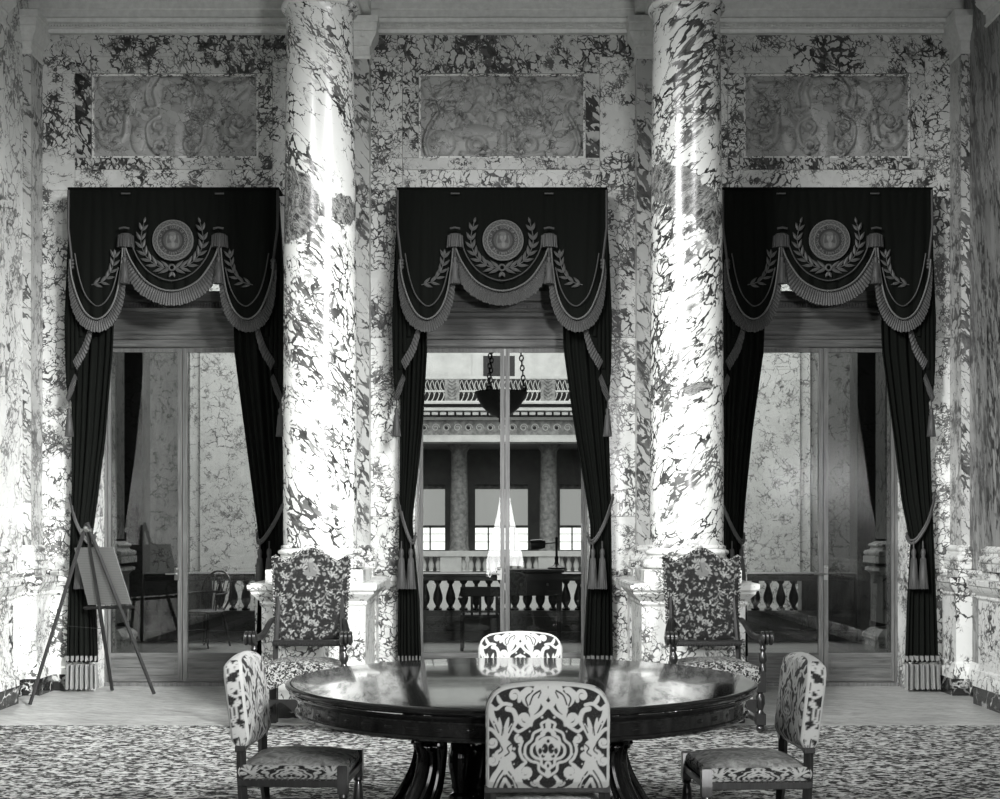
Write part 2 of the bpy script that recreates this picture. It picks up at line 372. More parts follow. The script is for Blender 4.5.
# ------------------------------------------------------------------ raster patterns (numpy) used as woven / embroidered / carved pattern
class Ras:
    def __init__(s, x0, x1, y0, y1, W, Hh):
        s.x0, s.x1, s.y0, s.y1 = x0, x1, y0, y1
        xs = np.linspace(x0, x1, W); ys = np.linspace(y0, y1, Hh); s.X, s.Y = np.meshgrid(xs, ys); s.A = np.zeros((Hh, W)); s.W, s.H = W, Hh
    def win(s, a, b, c, d):
        i0 = int(max(0, (a-s.x0)/(s.x1-s.x0)*s.W-1)); i1 = int(min(s.W, (b-s.x0)/(s.x1-s.x0)*s.W+2))
        j0 = int(max(0, (c-s.y0)/(s.y1-s.y0)*s.H-1)); j1 = int(min(s.H, (d-s.y0)/(s.y1-s.y0)*s.H+2)); return slice(j0, max(j1, j0)), slice(i0, max(i1, i0))
    def stroke(s, P, w, val=1.0, mode='set', smooth=True, taper=False, soft=.012):
        P = [(p[0], p[1], 0) for p in P]; P = smooth_path(P, 6) if smooth and len(P) > 2 else [Vector(p) for p in P]
        xs = [p.x for p in P]; ys = [p.y for p in P]; sl = s.win(min(xs)-w*2, max(xs)+w*2, min(ys)-w*2, max(ys)+w*2)
        X = s.X[sl]; Y = s.Y[sl]
        if X.size == 0: return
        best = np.full(X.shape, -9.); n = len(P)-1
        for i in range(n):
            a, b = P[i], P[i+1]; dx, dy = b.x-a.x, b.y-a.y; L = dx*dx+dy*dy+1e-12
            t = np.clip(((X-a.x)*dx+(Y-a.y)*dy)/L, 0, 1); d = np.hypot(X-a.x-t*dx, Y-a.y-t*dy)
            ww = w*(math.sin(PI*(i+.5)/n)*.85+.15) if taper else w
            best = np.maximum(best, ww-d)
        k = np.clip(best/soft+.5, 0, 1)
        if mode == 'set': s.A[sl] = s.A[sl]*(1-k)+val*k
        else: s.A[sl] = np.maximum(s.A[sl], val*np.clip(best/w, 0, 1)**.5)
    def disc(s, x, y, rx, ry=None, val=1.0, mode='set', ang=0):
        ry = ry or rx; R = max(rx, ry); sl = s.win(x-R, x+R, y-R, y+R); X = s.X[sl]-x; Y = s.Y[sl]-y
        if X.size == 0: return
        c, q = math.cos(ang), math.sin(ang); u = (X*c+Y*q)/rx; v = (-X*q+Y*c)/ry; d = np.hypot(u, v)
        if mode == 'set': k = np.clip((1-d)*min(rx, ry)/.012+.5, 0, 1); s.A[sl] = s.A[sl]*(1-k)+val*k
        else: s.A[sl] = np.maximum(s.A[sl], val*np.sqrt(np.clip(1-d*d, 0, 1)))
    def spiral(s, x, y, r, w, a0=0, turns=1.3, sgn=1, val=1., mode='set'):
        P = [(x+r*(1-.75*t)*math.cos(a0+sgn*t*turns*2*PI), y+r*(1-.75*t)*math.sin(a0+sgn*t*turns*2*PI)) for t in np.linspace(0, 1, 14)]
        s.stroke(P, w, val, mode, False); s.disc(x, y, w*1.3, val=val, mode=mode)
    def mirror(s):
        h = s.W//2; s.A[:, :h] = s.A[:, ::-1][:, :h]
    def sample(s, x, y):
        i = np.clip((np.asarray(x)-s.x0)/(s.x1-s.x0)*(s.W-1), 0, s.W-1.001); j = np.clip((np.asarray(y)-s.y0)/(s.y1-s.y0)*(s.H-1), 0, s.H-1.001)
        a = i.astype(int); b = j.astype(int); u = i-a; v = j-b
        return s.A[b, a]*(1-u)*(1-v)+s.A[b, a+1]*u*(1-v)+s.A[b+1, a]*(1-u)*v+s.A[b+1, a+1]*u*v
# --- damask, read off the near chair back (x -1..1, y 0..1.8 downwards)
rr0 = random.Random(9)
D = Ras(-1, 1, 0, 1.8, 440, 400)
st = D.stroke
st([(0, 0), (.5, .0), (.8, .06), (.95, .22), (1, .5), (1, 1.8)], .045)
D.disc(.12, .13, .13, .14); D.disc(.30, .2, .13, .16, ang=.5); D.disc(.22, .33, .08, .14, ang=-.5)       # top palmette
st([(.05, .02), (.1, .2), (.03, .33)], .05); st([(.13, .1), (.24, .16), (.3, .3)], .012, 0); st([(.25, .1), (.36, .2), (.33, .32)], .012, 0)
st([(.02, .3), (.1, .42), (.22, .5), (.33, .56)], .035); st([(.3, .1), (.42, .12), (.47, .24)], .03)
D.spiral(.55, .16, .09, .026, 2.6, 1.1); D.spiral(.38, .52, .13, .034, 3.6, 1.2, -1); D.disc(.32, .56, .05, .1, ang=.6)
st([(.82, .14), (.78, .24), (.70, .3)], .035, taper=True); st([(.6, .3), (.72, .28), (.84, .36), (.93, .3)], .028)
st([(.72, .92), (.80, .7), (.9, .5), (.93, .38)], .05); st([(.72, .9), (.62, .7), (.52, .55), (.56, .4), (.66, .36)], .04)
st([(.70, .86), (.68, .66), (.64, .5)], .035, taper=True); st([(.73, .84), (.77, .66), (.79, .5)], .03, taper=True)
st([(.74, .9), (.88, .72), (.95, .68)], .03); D.spiral(.9, .9, .08, .024, 1, 1.1); D.spiral(.9, 1.2, .09, .026, 4.5, 1.2, -1)
D.disc(.68, .98, .10, .12); D.disc(.74, 1.1, .13, .1); D.disc(.62, 1.12, .1, .08); D.disc(.7, 1.2, .06, .08)
st([(.60, .93), (.66, .99), (.63, 1.06), (.70, 1.12)], .011, 0); st([(.78, .94), (.74, 1.02), (.80, 1.08)], .011, 0); st([(.66, 1.16), (.76, 1.15)], .010, 0); st([(.12, .12), (.16, .2)], .010, 0); st([(.72, .56), (.75, .78)], .010, 0); st([(.88, .56), (.80, .74)], .010, 0); st([(.56, .56), (.64, .74)], .010, 0)
st([(.7, 1.2), (.76, 1.35), (.86, 1.5), (.93, 1.72)], .075); st([(.68, 1.2), (.62, 1.36), (.5, 1.5), (.46, 1.72)], .075)
st([(.7, 1.28), (.7, 1.4)], .03); st([(.74, 1.36), (.84, 1.52), (.9, 1.7)], .012, 0); st([(.64, 1.38), (.53, 1.54), (.49, 1.7)], .012, 0)
st([(.7, 1.5), (.76, 1.66), (.7, 1.78)], .03); st([(.7, 1.5), (.62, 1.66), (.7, 1.78)], .03)
R1 = [(0, .55), (.11, .6), (.1, .68), (.23, .75), (.27, .86), (.36, .95), (.37, 1.1), (.28, 1.2), (.16, 1.24), (.14, 1.36), (0, 1.46)]
st(R1, .022); st([(x*.72, 1.02+(y-1.02)*.72) for x, y in R1], .024)
D.disc(.0, 1.0, .19, .2); D.disc(.1, .98, .1, .13); D.disc(.05, 1.0, .05, .08, val=0); D.disc(.13, 1.04, .03, .05, val=0); D.disc(0, .88, .025, .03, val=0); D.disc(.08, 1.12, .03, val=0)
D.disc(0, .62, .045, .1); st([(.02, .7), (.1, .76)], .03); D.disc(0, 1.28, .06, .08); D.disc(0, 1.28, .02, .03, val=0); D.disc(0, 1.4, .05, .06)
st([(.28, .6), (.36, .66), (.48, .72), (.56, .66)], .026); D.spiral(.47, .84, .07, .022, 5, 1.1)
st([(.42, .88), (.46, 1.02), (.42, 1.15), (.36, 1.22), (.44, 1.28)], .024); D.spiral(.36, 1.38, .12, .035, 5.2, 1.25)
st([(.44, 1.28), (.52, 1.38), (.48, 1.55), (.34, 1.66), (.14, 1.74)], .045, taper=True); st([(.12, 1.46), (.18, 1.56), (.1, 1.66), (0, 1.72)], .03)
D.spiral(.2, 1.56, .07, .02, 0, 1.1); st([(.3, 1.76), (.36, 1.7), (.4, 1.78)], .03); D.disc(.55, 1.0, .025); D.disc(.5, .5, .022); D.disc(.1, .5, .02)
for k in range(26):
    D.disc(rr0.uniform(.06, .95), rr0.uniform(.45, 1.75), .014, val=1)
D.mirror()
# --- verdure tapestry for the throne backs (x -1..1, y 0..2.3 downwards)
T = Ras(-1, 1, -.1, 2.4, 300, 370); rr = random.Random(5)
for i in range(900):
    x = rr.uniform(-1, 1); y = rr.uniform(-.1, 2.4); a = rr.uniform(0, 6.28); L = rr.uniform(.05, .12); k = rr.choice((-1, 1))*rr.uniform(.5, 1.8)
    P = [(x+L*t*math.cos(a+k*t), y+L*t*math.sin(a+k*t)) for t in (0, .33, .66, 1)]
    T.stroke(P, rr.uniform(.012, .024), rr.choice((.02, .05, .5, .8, 1)), taper=True)
    if i % 3 == 0: T.stroke(P, .006, .05)
for i in range(13):
    x = rr.uniform(-.85, .85); y = rr.uniform(.1, 2.3)
    for k in range(5): T.disc(x+.09*math.cos(k*.7-.3), y+.05-.09*math.sin(k*.7-.3), .05, .022, .75, ang=-(k*.7-.3))
T.disc(0, .62, .17, .1, .45); T.disc(.0, .45, .08, .2, .45); T.disc(0, .3, .05, .06, .7); T.stroke([(.1, .4), (.2, .55)], .03, .6); T.stroke([(-.08, .35), (-.02, .6)], .012, .2)
# --- relief designs (height 0..1); x -1..1, y 0..1 downwards
def relief_a():
    R = Ras(-1, 1, 0, 1, 300, 150)
    R.stroke([(0, .05), (.14, .08)], .05, .7, 'max', False); R.disc(0, .2, .17, .1, .8, 'max'); R.disc(0, .42, .22, .25, 1., 'max'); R.stroke([(0, .4), (0, .95)], .11, .9, 'max', False)
    R.stroke([(.18, .06), (.26, .2), (.22, .38), (.38, .42)], .04, .8, 'max'); R.stroke([(.3, .05), (.36, .2), (.33, .4)], .03, .7, 'max')
    R.spiral(.22, .62, .09, .03, 2, 1.2, 1, .9, 'max'); R.spiral(.2, .85, .1, .03, 4, 1.2, -1, .9, 'max')
    R.stroke([(.2, .5), (.34, .6), (.33, .8), (.22, .95)], .035, .8, 'max')
    R.stroke([(.4, .15), (.55, .25), (.52, .45), (.42, .6)], .10, .8, 'max'); R.disc(.46, .75, .1, .2, .8, 'max'); R.disc(.62, .2, .14, .12, .8, 'max')
    R.stroke([(.6, .12), (.82, .12), (.92, .06)], .05, .8, 'max'); R.stroke([(.93, .05), (.9, .2), (.78, .3)], .05, .7, 'max')
    R.spiral(.78, .56, .13, .035, 0, 1., 1, .9, 'max'); R.disc(.78, .56, .05, val=.9, mode='max')
    R.stroke([(.6, .5), (.62, .72), (.72, .85), (.86, .84), (.95, .7)], .05, .8, 'max'); R.disc(.7, .8, .08, .07, .8, 'max'); R.disc(.86, .78, .06, .09, .8, 'max')
    R.mirror(); return R
def relief_b():
    R = Ras(-1, 1, 0, 1, 300, 150)
    for k in range(40):
        x = rr.uniform(0, .6); y = rr.uniform(.08, .62); a = rr.uniform(0, 6.28); R.stroke([(x, y), (x+.07*math.cos(a), y+.1*math.sin(a)), (x+.12*math.cos(a+.9), y+.14*math.sin(a+.9))], .035, rr.uniform(.4, .8), 'max', taper=True)
    R.disc(0, .52, .09, .12, 1, 'max'); R.stroke([(0, .6), (0, .95)], .06, .8, 'max', False); R.disc(.35, .68, .25, .09, .7, 'max')
    R.disc(.74, .82, .17, .16, .85, 'max', -.5); R.stroke([(.92, .98), (.96, .8), (.9, .62), (.8, .45), (.84, .33), (.92, .36)], .03, 1, 'max'); R.disc(.62, .2, .16, .14, .7, 'max')
    R.stroke([(.7, .25), (.88, .28), (.95, .1)], .06, .7, 'max'); R.spiral(.33, .85, .13, .04, 3, 1.1, 1, .8, 'max'); R.stroke([(.1, .95), (.25, .98), (.5, .95)], .04, .8, 'max')
    R.mirror(); return R

# px on a plane at depth Y  ->  X , Z
def WX(px, Y=YW): return (px-VX)/F*Y
def WZ(py, Y=YW): return H+(VY-py)/F*Y

# ================================================================== SETTING
XL, XR = -4.294, 4.224
CX = (-1.475, 1.53)                 # columns
WC = (-3.0, .02, 3.02)              # window bays
ZC = 6.05
OPL = (.74, .80, .74)                           # half opening
mb = MB().box(XL-.4, XR+.4, -2.5, YW+.8, -.1, 0); struct(mb.build('floor', M['parquet']), 'pale worn parquet strip along the marble window wall', 'floor')
o = MB().bbox(-3.95, 3.95, -1.8, 10.46, .001, .014, .006).build('carpet', M['carpet']); tag(o, 'large mottled speckled carpet under the round table', 'carpet')
struct(MB().box(XL-.4, XR+.4, -2.5, YW+.8, 7.0, 7.1).build('ceiling', M['cornice']))
struct(MB().box(XL-.4, XL, -2.3, YW+.8, 0, 7.0).build('wall_left', M['mS']))
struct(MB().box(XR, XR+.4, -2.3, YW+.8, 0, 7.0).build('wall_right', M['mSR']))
struct(MB().box(XL-.4, XR+.4, -2.5, -2.2, 0, 7.0).build('wall_front', plain('rear wall stone', .25, .6, var=.2, bs=3)))
# window wall, slab by slab
wb = MB(); G = .0015
wmats = [M['mA'], M['mB'], M['mC'], M['mD']]
def slab(x0, x1, z0, z1, mi, y=YW):
    if x1-x0 > .01 and z1-z0 > .01: wb.box(x0+G, x1-G, y, y+.7, z0+G, z1-G, mi)
edges = [XL, (CX[0]), (CX[1]), XR]
for i, c in enumerate(WC):
    a, b_ = edges[i], edges[i+1]; o0, o1 = c-OPL[i], c+OPL[i]; p0, p1 = c-.77, c+.77
    slab(a, b_, 5.84, 7.0, 1)
    slab(a, p0-.15, 4.61, 5.84, 0); slab(p1+.13, b_, 4.61, 5.84, 0)
    slab(p0-.15, p0, 4.91, 5.69, (2, 1, 0)[i]); slab(p1, p1+.13, 4.91, 5.69, (0, 2, 1)[i])
    slab(p0-.15, p1+.13, 5.69, 5.84, 1); slab(p0-.15, p1+.13, 4.80, 4.91, 1)
    wb.box(p0, p1, YW+.05, YW+.7, 4.91, 5.69, 0)
    slab(p0-.15, p1+.13, 4.61, 4.80, 0); slab(o0, o1, 4.45, 4.61, 3)
    zs = [0, 1.6, 3.25, 4.61]
    for k in range(3):
        slab(a, o0, zs[k], zs[k+1], (3, 0, 0)[k] if i != 1 else (0, 3, 0)[k]); slab(o1, b_, zs[k], zs[k+1], (0, 3, 1)[k])
wb.box(XL, XR, YW+.02, YW+.69, 4.62, 6.99, 2) if False else None
struct(wb.build('wall_back', wmats), 'white marble window wall streaked with dark veins', 'wall')
# jamb linings darker marble are the slab ends themselves. Carved panels
RA, RB = relief_a(), relief_b()
for i, c in enumerate(WC):
    R = RB if i == 1 else RA; x0, x1, z0, z1 = c-.765, c+.765, 4.915, 5.685
    root = empty('relief_panel', (c, YW+.05, 4.91))
    tag(root, ('carved marble relief with urn and rosettes above the left window', 'carved marble relief with swans in the lower corners above the middle window', 'carved marble relief with urn and rosettes above the right window')[i], 'relief', None if i == 1 else 'carved relief panels')
    nu, nv = 230, 116; us = np.linspace(-1, 1, nu+1); vv = np.linspace(0, 1, nv+1); U, V = np.meshgrid(us, vv)
    Hh = R.sample(U*1.02, V); Hh += .02*np.sin(U*40+V*13)*np.sin(V*31)
    q = MB(); q.grid(lambda u, v: (-.765+1.53*u, -.002-.045*float(Hh[int(round(v*nv)), int(round(u*nu))]), .775-.77*v), nu, nv)
    q.build('carving', M['relief'], root, True, 60, fix=False)
    q = MB(); t = .02
    q.box(-.77, .77, -.03, 0, 0, t).box(-.77, .77, -.03, 0, .78-t, .78).box(-.77, -.77+t, -.03, 0, t, .78-t).box(.77-t, .77, -.03, 0, t, .78-t)
    q.build('moulded_frame', M['mD'], root)
# cornice: stepped profile run along the wall, then broken out over pilasters
PR = [(YW, 6.04), (12.76, 6.04), (12.75, 6.07), (12.72, 6.075), (12.71, 6.10), (12.67, 6.11), (12.66, 6.14), (12.68, 6.16), (12.68, 6.22), (12.66, 6.23), (12.66, 6.31), (12.62, 6.32), (12.62, 6.42), (12.5, 6.5), (12.4, 6.56), (12.4, 6.99), (YW, 6.99)]
q = MB().prism(PR, XL, XR, axis='x')
struct(q.build('trim_1', M['cornice']), 'pale moulded stone cornice along the top of the window wall', 'cornice')
q = MB()
for k in range(int((XR-XL)/.028)): x = XL+.01+k*.028; q.box(x, x+.016, 12.69, 12.72, 6.08, 6.096)
struct(q.build('trim_2', M['cornice']))
for k, c in enumerate(CX):
    q = MB().box(c-.30, c+.30, 11.0, 12.66, 6.16, 6.99).box(c-.34, c+.34, 10.96, 12.66, 6.5, 6.6)
    q.box(c-.22, c+.22, 11.7, 12.6, 6.14, 6.16)
    struct(q.build('trim_%d' % (3+k), M['cornice']))
# long beams over the columns, crossing the room
struct(MB().box(XL, XR, 11.05, 11.75, 6.45, 6.99).build('trim_5', M['cornice']))
# pilasters on window wall
def base_profile(z0, z1, o):
    h = z1-z0; P = [(z0, o), (z0+h*.3, o)]
    for t in range(7): a = -PI/2+PI*t/6; P.append((z0+h*.45+h*.13*math.sin(a), o*.72+o*.25*math.cos(a)))
    P += [(z0+h*.62, o*.45), (z0+h*.72, o*.35)]
    for t in range(5): a = -PI/2+PI*t/4; P.append((z0+h*.82+h*.08*math.sin(a), o*.38+o*.2*math.cos(a)))
    P += [(z0+h*.95, o*.15), (z1, 0)]; return P
CAPP = [(0, 0), (.015, .02), (.03, .02), (.04, .005), (.12, .008), (.13, .03), (.15, .03), (.17, .045), (.22, .085), (.25, .10), (.26, .09), (.28, .10), (.33, .10), (.34, .12), (.40, .12)]
DADO = [(.0, .0), (.02, .015), (.04, .012), (.06, .03), (.10, .07), (.12, .075), (.13, .095), (.17, .10), (.18, .085)]
FOOT = [(.15, .05), (.19, .05), (.22, .045), (.25, .02), (.28, .018), (.30, 0)]
def pilaster(n, x0, x1, y0, y1, m, front=True):
    q = MB(); q.box(x0, x1, y0, y1, 1.33, 5.78, 0)
    q.sqloft(base_profile(1.13, 1.34, .06), x0, x1, y0, y1, 3)
    q.sqloft([(5.76+z*.92, o*.75) for z, o in CAPP], x0, x1, y0, y1, 1)
    for k in range(5):                                         # leaves on the capital
        for (xa, ya, ax) in ([((x0+(x1-x0)*(k+.5)/5), y0-.03, 0)] if x1-x0 > .2 else []):
            q.ball((xa, ya-.015, 5.985), (x1-x0)/13, .03, .05, 8, 1)
    # pedestal under it
    e = .07
    q.box(x0-e, x1+e, y0-e, y1, .3, .88, 3); q.sqloft([(.88+z, o*.8) for z, o in DADO], x0-e, x1+e, y0-e, y1, 3)
    q.sqloft([(z, o*.8) for z, o in FOOT], x0-e, x1+e, y0-e, y1, 3); q.box(x0-e-.045, x1+e+.045, y0-e-.045, y1, 0, .15, 2)
    q.box(x0-.04, x1+.04, y0-.04, y1, 1.06, 1.13, 3)
    return struct(q.build('trim_%d' % n, [m, M['cornice'], M['black'], M['pedm']], None, True, 30), 'veined marble pilaster', 'pilaster')
pilaster(6, CX[0]-.285, CX[0]+.285, 12.64, YW, M['pil']); pilaster(7, CX[1]-.285, CX[1]+.285, 12.64, YW, M['pil'])
pilaster(8, XL, XL+.075, 12.50, YW, M['pil']); pilaster(9, XR-.075, XR, 12.50, YW, M['pil'])
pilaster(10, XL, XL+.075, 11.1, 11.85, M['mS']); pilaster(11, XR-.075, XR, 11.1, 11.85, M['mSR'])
# dado, foot moulding and black base along walls
def dado_run(n, side):
    q = MB()
    def run(x0, x1, y0, y1):
        q.sqloft([(.88+z, o*.7) for z, o in DADO], x0, x1, y0, y1, 0); q.sqloft([(z, o*.7) for z, o in FOOT], x0, x1, y0, y1, 0); q.box(x0-.03, x1+.03, y0-.03, y1+.03, 0, .15, 1)
        q.sqloft([(1.06, 0), (1.09, .02), (1.12, .0)], x0, x1, y0, y1, 0)
    if side == 'l': run(XL-.05, XL+.015, -2, 12.7)
    elif side == 'r': run(XR-.015, XR+.05, -2, 12.7)
    else:
        ed = [XL, CX[0], CX[1], XR]
        for i, c in enumerate(WC): run(ed[i], c-OPL[i]-.12, YW-.012, YW+.03); run(c+OPL[i]+.12, ed[i+1], YW-.012, YW+.03)
    o = q.build('baseboard_'+{'l': 'left', 'r': 'right', 'b': 'back'}[side], [M['pedm'], M['black']], None, True, 30); struct(o)
dado_run(1, 'l'); dado_run(2, 'r'); dado_run(3, 'b')

# ================================================================== COLUMNS
for k, c in enumerate(CX):
    yc = 11.40; r0 = .300
    root = empty('marble_column', (c, yc, 0))
    tag(root, ('tall white marble column with dark patch, left of middle window', 'tall white marble column with broad slanting dark patch, right of middle window')[k], 'column', 'pair of freestanding marble columns')
    q = MB(); pr = []
    for t in range(25):
        s = t/24; z = 1.36+s*(5.66-1.36); r = r0-.028*s**1.6+.004*math.sin(PI*s); 
        if t == 0: pr += [(r0+.02, 1.335), (r0+.018, 1.35)]
        pr.append((r, z))
    pr += [(.278, 5.70), (.285, 5.715)]
    q.lathe(pr, c, yc, 64); o = q.build('shaft', M['colL' if k == 0 else 'colR'], None, True, 40); o.parent = root; o.matrix_parent_inverse = root.matrix_basis.inverted(); root['_'] = 0; del root['_']
    q = MB()
    ar = [(.28, 5.715)]+[(.285+.03*math.cos(a), 5.745+.03*math.sin(a)) for a in np.linspace(-PI/2, PI/2, 8)]+[(.28, 5.78), (.29, 5.80), (.28, 5.81), (.28, 5.9), (.31, 5.93), (.36, 6.02), (.39, 6.05)]
    q.lathe(ar, 0, 0, 48); q.bbox(-.42, .42, -.42, .42, 6.05, 6.16, .01); q.build('capital', M['pedm'], root, True, 40)
    q = MB(); b = []
    z0 = 1.165
    b += [(.355, z0)]+[(.335+.035*math.cos(a), z0+.04+.04*math.sin(a)) for a in np.linspace(-PI/2, PI/2, 9)]+[(.335, z0+.085), (.322, z0+.10), (.322, z0+.115)]
    b += [(.322+.022*math.cos(a), z0+.135+.02*math.sin(a)) for a in np.linspace(-PI/2, PI/2, 7)]+[(.318, z0+.16), (.315, z0+.17)]
    q.lathe(b, 0, 0, 64); q.build('base_moulding', M['pedm'], root, True, 40)
    q = MB(); hw = .41
    q.bbox(-.385, .385, -.385, .385, 1.06, 1.165, .006); q.box(-hw, hw, -hw, hw, .3, .875)
    q.sqloft([(.875+z*1.03, o) for z, o in DADO], -hw, hw, -hw, hw); q.sqloft([(z, o) for z, o in FOOT], -hw, hw, -hw, hw)
    o = q.build('pedestal', M['pedm'], root, True, 30)
    MB().box(-hw-.06, hw+.06, -hw-.06, hw+.06, 0, .15).build('plinth', M['black'], root)
    struct(MB().bbox(c-.49, c+.49, 11.91, 12.50, .955, 1.055, .01).build('trim_%d' % (12+k), M['pedm']))
# ================================================================== DOORS in the openings
YD = 13.2
for i, c in enumerate(WC):
    mull = (-3.01, .047, 3.067)[i]
    root = empty('door_%d' % (i+1), (c, YD, 0)); struct(root, ('tall glazed walnut door behind the %s curtains' % ('left', 'middle', 'right')[i]), 'door')
    q = MB(); a, b_ = -OPL[i], OPL[i]; mx = mull-c
    q.box(a, a+.02, -.06, .06, 0, 4.45).box(b_-.02, b_, -.06, .06, 0, 4.45)
    q.box(a, b_, -.08, .08, -.0, .035)
    q.build('jamb', M['doorwv'], root)
    q = MB()                                                # moulded head over the leaves, then transom
    q.prism([(.08, 3.205), (-.06, 3.205), (-.06, 3.21), (-.075, 3.215), (-.075, 3.25), (-.06, 3.255), (-.06, 3.275), (-.09, 3.28), (-.09, 3.31), (-.07, 3.32), (-.07, 3.47), (-.10, 3.49), (-.10, 3.52), (-.13, 3.53), (-.14, 3.56), (-.10, 3.57), (-.10, 3.62), (-.15, 3.63), (-.15, 3.72), (.08, 3.72)], a+.02, b_-.02, axis='x')
    for k in range(46): x = a+.06+k*.0288; q.box(x, x+.015, -.125, -.1, 3.575, 3.612)
    q.build('head', M['doorw'], root)
    q = MB(); q.box(mx-.02, mx+.02, -.03, .03, 3.67, 4.45).box(a+.02, b_-.02, -.03, .03, 4.37, 4.45); q.build('transom_bar', M['doorwv'], root)
    for s, (xa, xb) in enumerate(((a+.02, mx), (mx, b_-.02))):
        lf = empty('leaf', (0, 0, 0)); lf.parent = root
        st_ = .045; sa = .03 if s == 0 else st_; sb = .03 if s == 1 else st_
        q = MB(); q.box(xa+.003, xa+sa, -.025, .025, .04, 3.2).box(xb-sb, xb-.003, -.025, .025, .04, 3.2)
        q.box(xa+sa, xb-sb, -.025, .025, 3.16, 3.2); q.build('stile', M['doorwv'], lf)
        q = MB(); q.box(xa+sa, xb-sb, -.025, .025, .265, .31).box(xa+sa, xb-sb, -.025, .025, .04, .075)
        q.box(xa+sa, xb-sb, -.012, .012, .075, .265); q.box(xa+sa+.03, xb-sb-.03, -.02, .0, .10, .165).box(xa+sa+.03, xb-sb-.03, -.02, 0, .175, .24)
        q.build('bottom_rail', M['doorw'], lf)
        tinted = (i == 0 and s == 0) or (i == 2 and s == 1)  # outer leaves get a darker glass tint
        MB().box(xa+sa, xb-sb, -.003, .003, .31, 3.16).build('glass_pane', M['glassd' if tinted else 'glass'], lf)
    q = MB(); sg = -1; q.bbox(mx-.075, mx-.03, -.033, -.025, 1.0, 1.12, .003); q.tube([(mx-.055, -.03, 1.06), (mx-.055, -.07, 1.06), (mx-.15, -.07, 1.06)], .008); q.ball((mx-.055, -.04, 1.105), .014)
    if i == 2: q = MB(); q.bbox(mx+.0, mx+.04, -.033, -.025, 1.0, 1.14, .003); q.tube([(mx+.02, -.03, 1.06), (mx+.02, -.07, 1.06), (mx-.10, -.07, 1.06)], .009); q.ball((mx+.02, -.04, 1.12), .014)
    q.build('handle', M['brass'], root, True)
    MB().box(a+.02, mx-.02, -.003, .003, 3.67, 4.37).build('transom_glass', M['glass'], root); MB().box(mx+.02, b_-.02, -.003, .003, 3.67, 4.37).build('transom_glass', M['glass'], root)

# ================================================================== DRAPERIES
PX = 12.60/F
def lz(y): return H+(VY-y)*PX
YV = 12.56
def strip_fringe(path, wid, y, name, mat, parent, n=None, normal=None, amp=.006):
    """hanging fringe: corrugated strip from path (list of (x,z)) outwards by wid (list)"""
    P = smooth_path([(p[0], 0, p[1]) for p in path], 14); N = len(P); q = MB(); top = []; bot = []
    for i, p in enumerate(P):
        t = P[min(i+1, N-1)]-P[max(i-1, 0)]; t.normalize(); nrm = Vector((t.z, 0, -t.x)); 
        if nrm.z > 0: nrm = -nrm
        if normal is not None: nrm = (nrm+Vector((0, 0, -normal))).normalized()
        s = i/(N-1); ww = np.interp(s, np.linspace(0, 1, len(wid)), wid)
        yy = y-amp*(i % 2); top.append((p.x, yy, p.z)); e = p+nrm*ww*(1+.05*((i*7) % 5-2)/2); bot.append((e.x, yy-.008, e.z))
    v = []; 
    for a, b in zip(top, bot): v += [a, ((a[0]+b[0])/2, a[1]-.01, (a[2]+b[2])/2), b, (b[0], b[1]+.014, b[2]), (a[0], a[1]+.014, a[2])]
    f = [];
    for i in range(N-1):
        for k in range(5): a = i*5+k; b = i*5+(k+1) % 5; f.append((a, b, b+5, a+5))
    q.add(v, f); return q.build(name, mat, parent)
def curve_poly(path, n=10): return [(p.x, p.z) for p in smooth_path([(a, 0, b) for a, b in path], n)]
def tassel(q, x, y, z, h, r, mi=0):
    q.lathe([(r*.15, z), (r*.45, z-h*.04), (r*.55, z-h*.12), (r*.4, z-h*.2), (r*.5, z-h*.25), (r*.7, z-h*.4), (r*.95, z-h*.7), (r, z-h*.97), (r*.9, z-h)], x, y, 12, mi)
    for k in range(12): a = k*PI/6; q.tube([(x+r*.5*math.cos(a), y+r*.5*math.sin(a), z-h*.25), (x+r*1.02*math.cos(a), y+r*1.02*math.sin(a), z-h)], r*.13, 5, mi)
def letter_meshes(text, size):
    out = {}
    for ch in set(text):
        if ch == ' ': continue
        cu = bpy.data.curves.new('glyph', 'FONT'); cu.body = ch; cu.size = size; cu.extrude = .0012; cu.align_x = 'CENTER'; cu.resolution_u = 2
        ob = bpy.data.objects.new('glyph', cu); COL.objects.link(ob); dg = bpy.context.evaluated_depsgraph_get(); me = bpy.data.meshes.new_from_object(ob.evaluated_get(dg))
        out[ch] = ([v.co.copy() for v in me.vertices], [tuple(p.vertices) for p in me.polygons]); bpy.data.objects.remove(ob); bpy.data.curves.remove(cu); bpy.data.meshes.remove(me)
    return out
def set_pat(o, vals):
    a = o.data.attributes.new('pat', 'FLOAT', 'POINT'); a.data.foreach_set('value', np.asarray(vals, dtype=np.float32))
GL = letter_meshes('THE SEAL OF STATE WASHINGTON 1889', .034)
EM = Ras(-1, 1, -1, 1, 130, 130)                         # seal: beaded rim, letter band, bust in the middle
rad = np.hypot(EM.X, EM.Y); ang = np.arctan2(EM.Y, EM.X)
EM.A = np.where(rad > .74, .38+.30*np.sin(ang*26)*np.sin(rad*38), EM.A); EM.A = np.where((rad < .74) & (rad > .5), .10, EM.A)
for rr_, ww in ((.98, .03), (.745, .022), (.50, .03)): EM.A = np.where(abs(rad-rr_) < ww, .9 if rr_ != .5 else .02, EM.A)
EM.A = np.where(rad < .46, .25, EM.A)
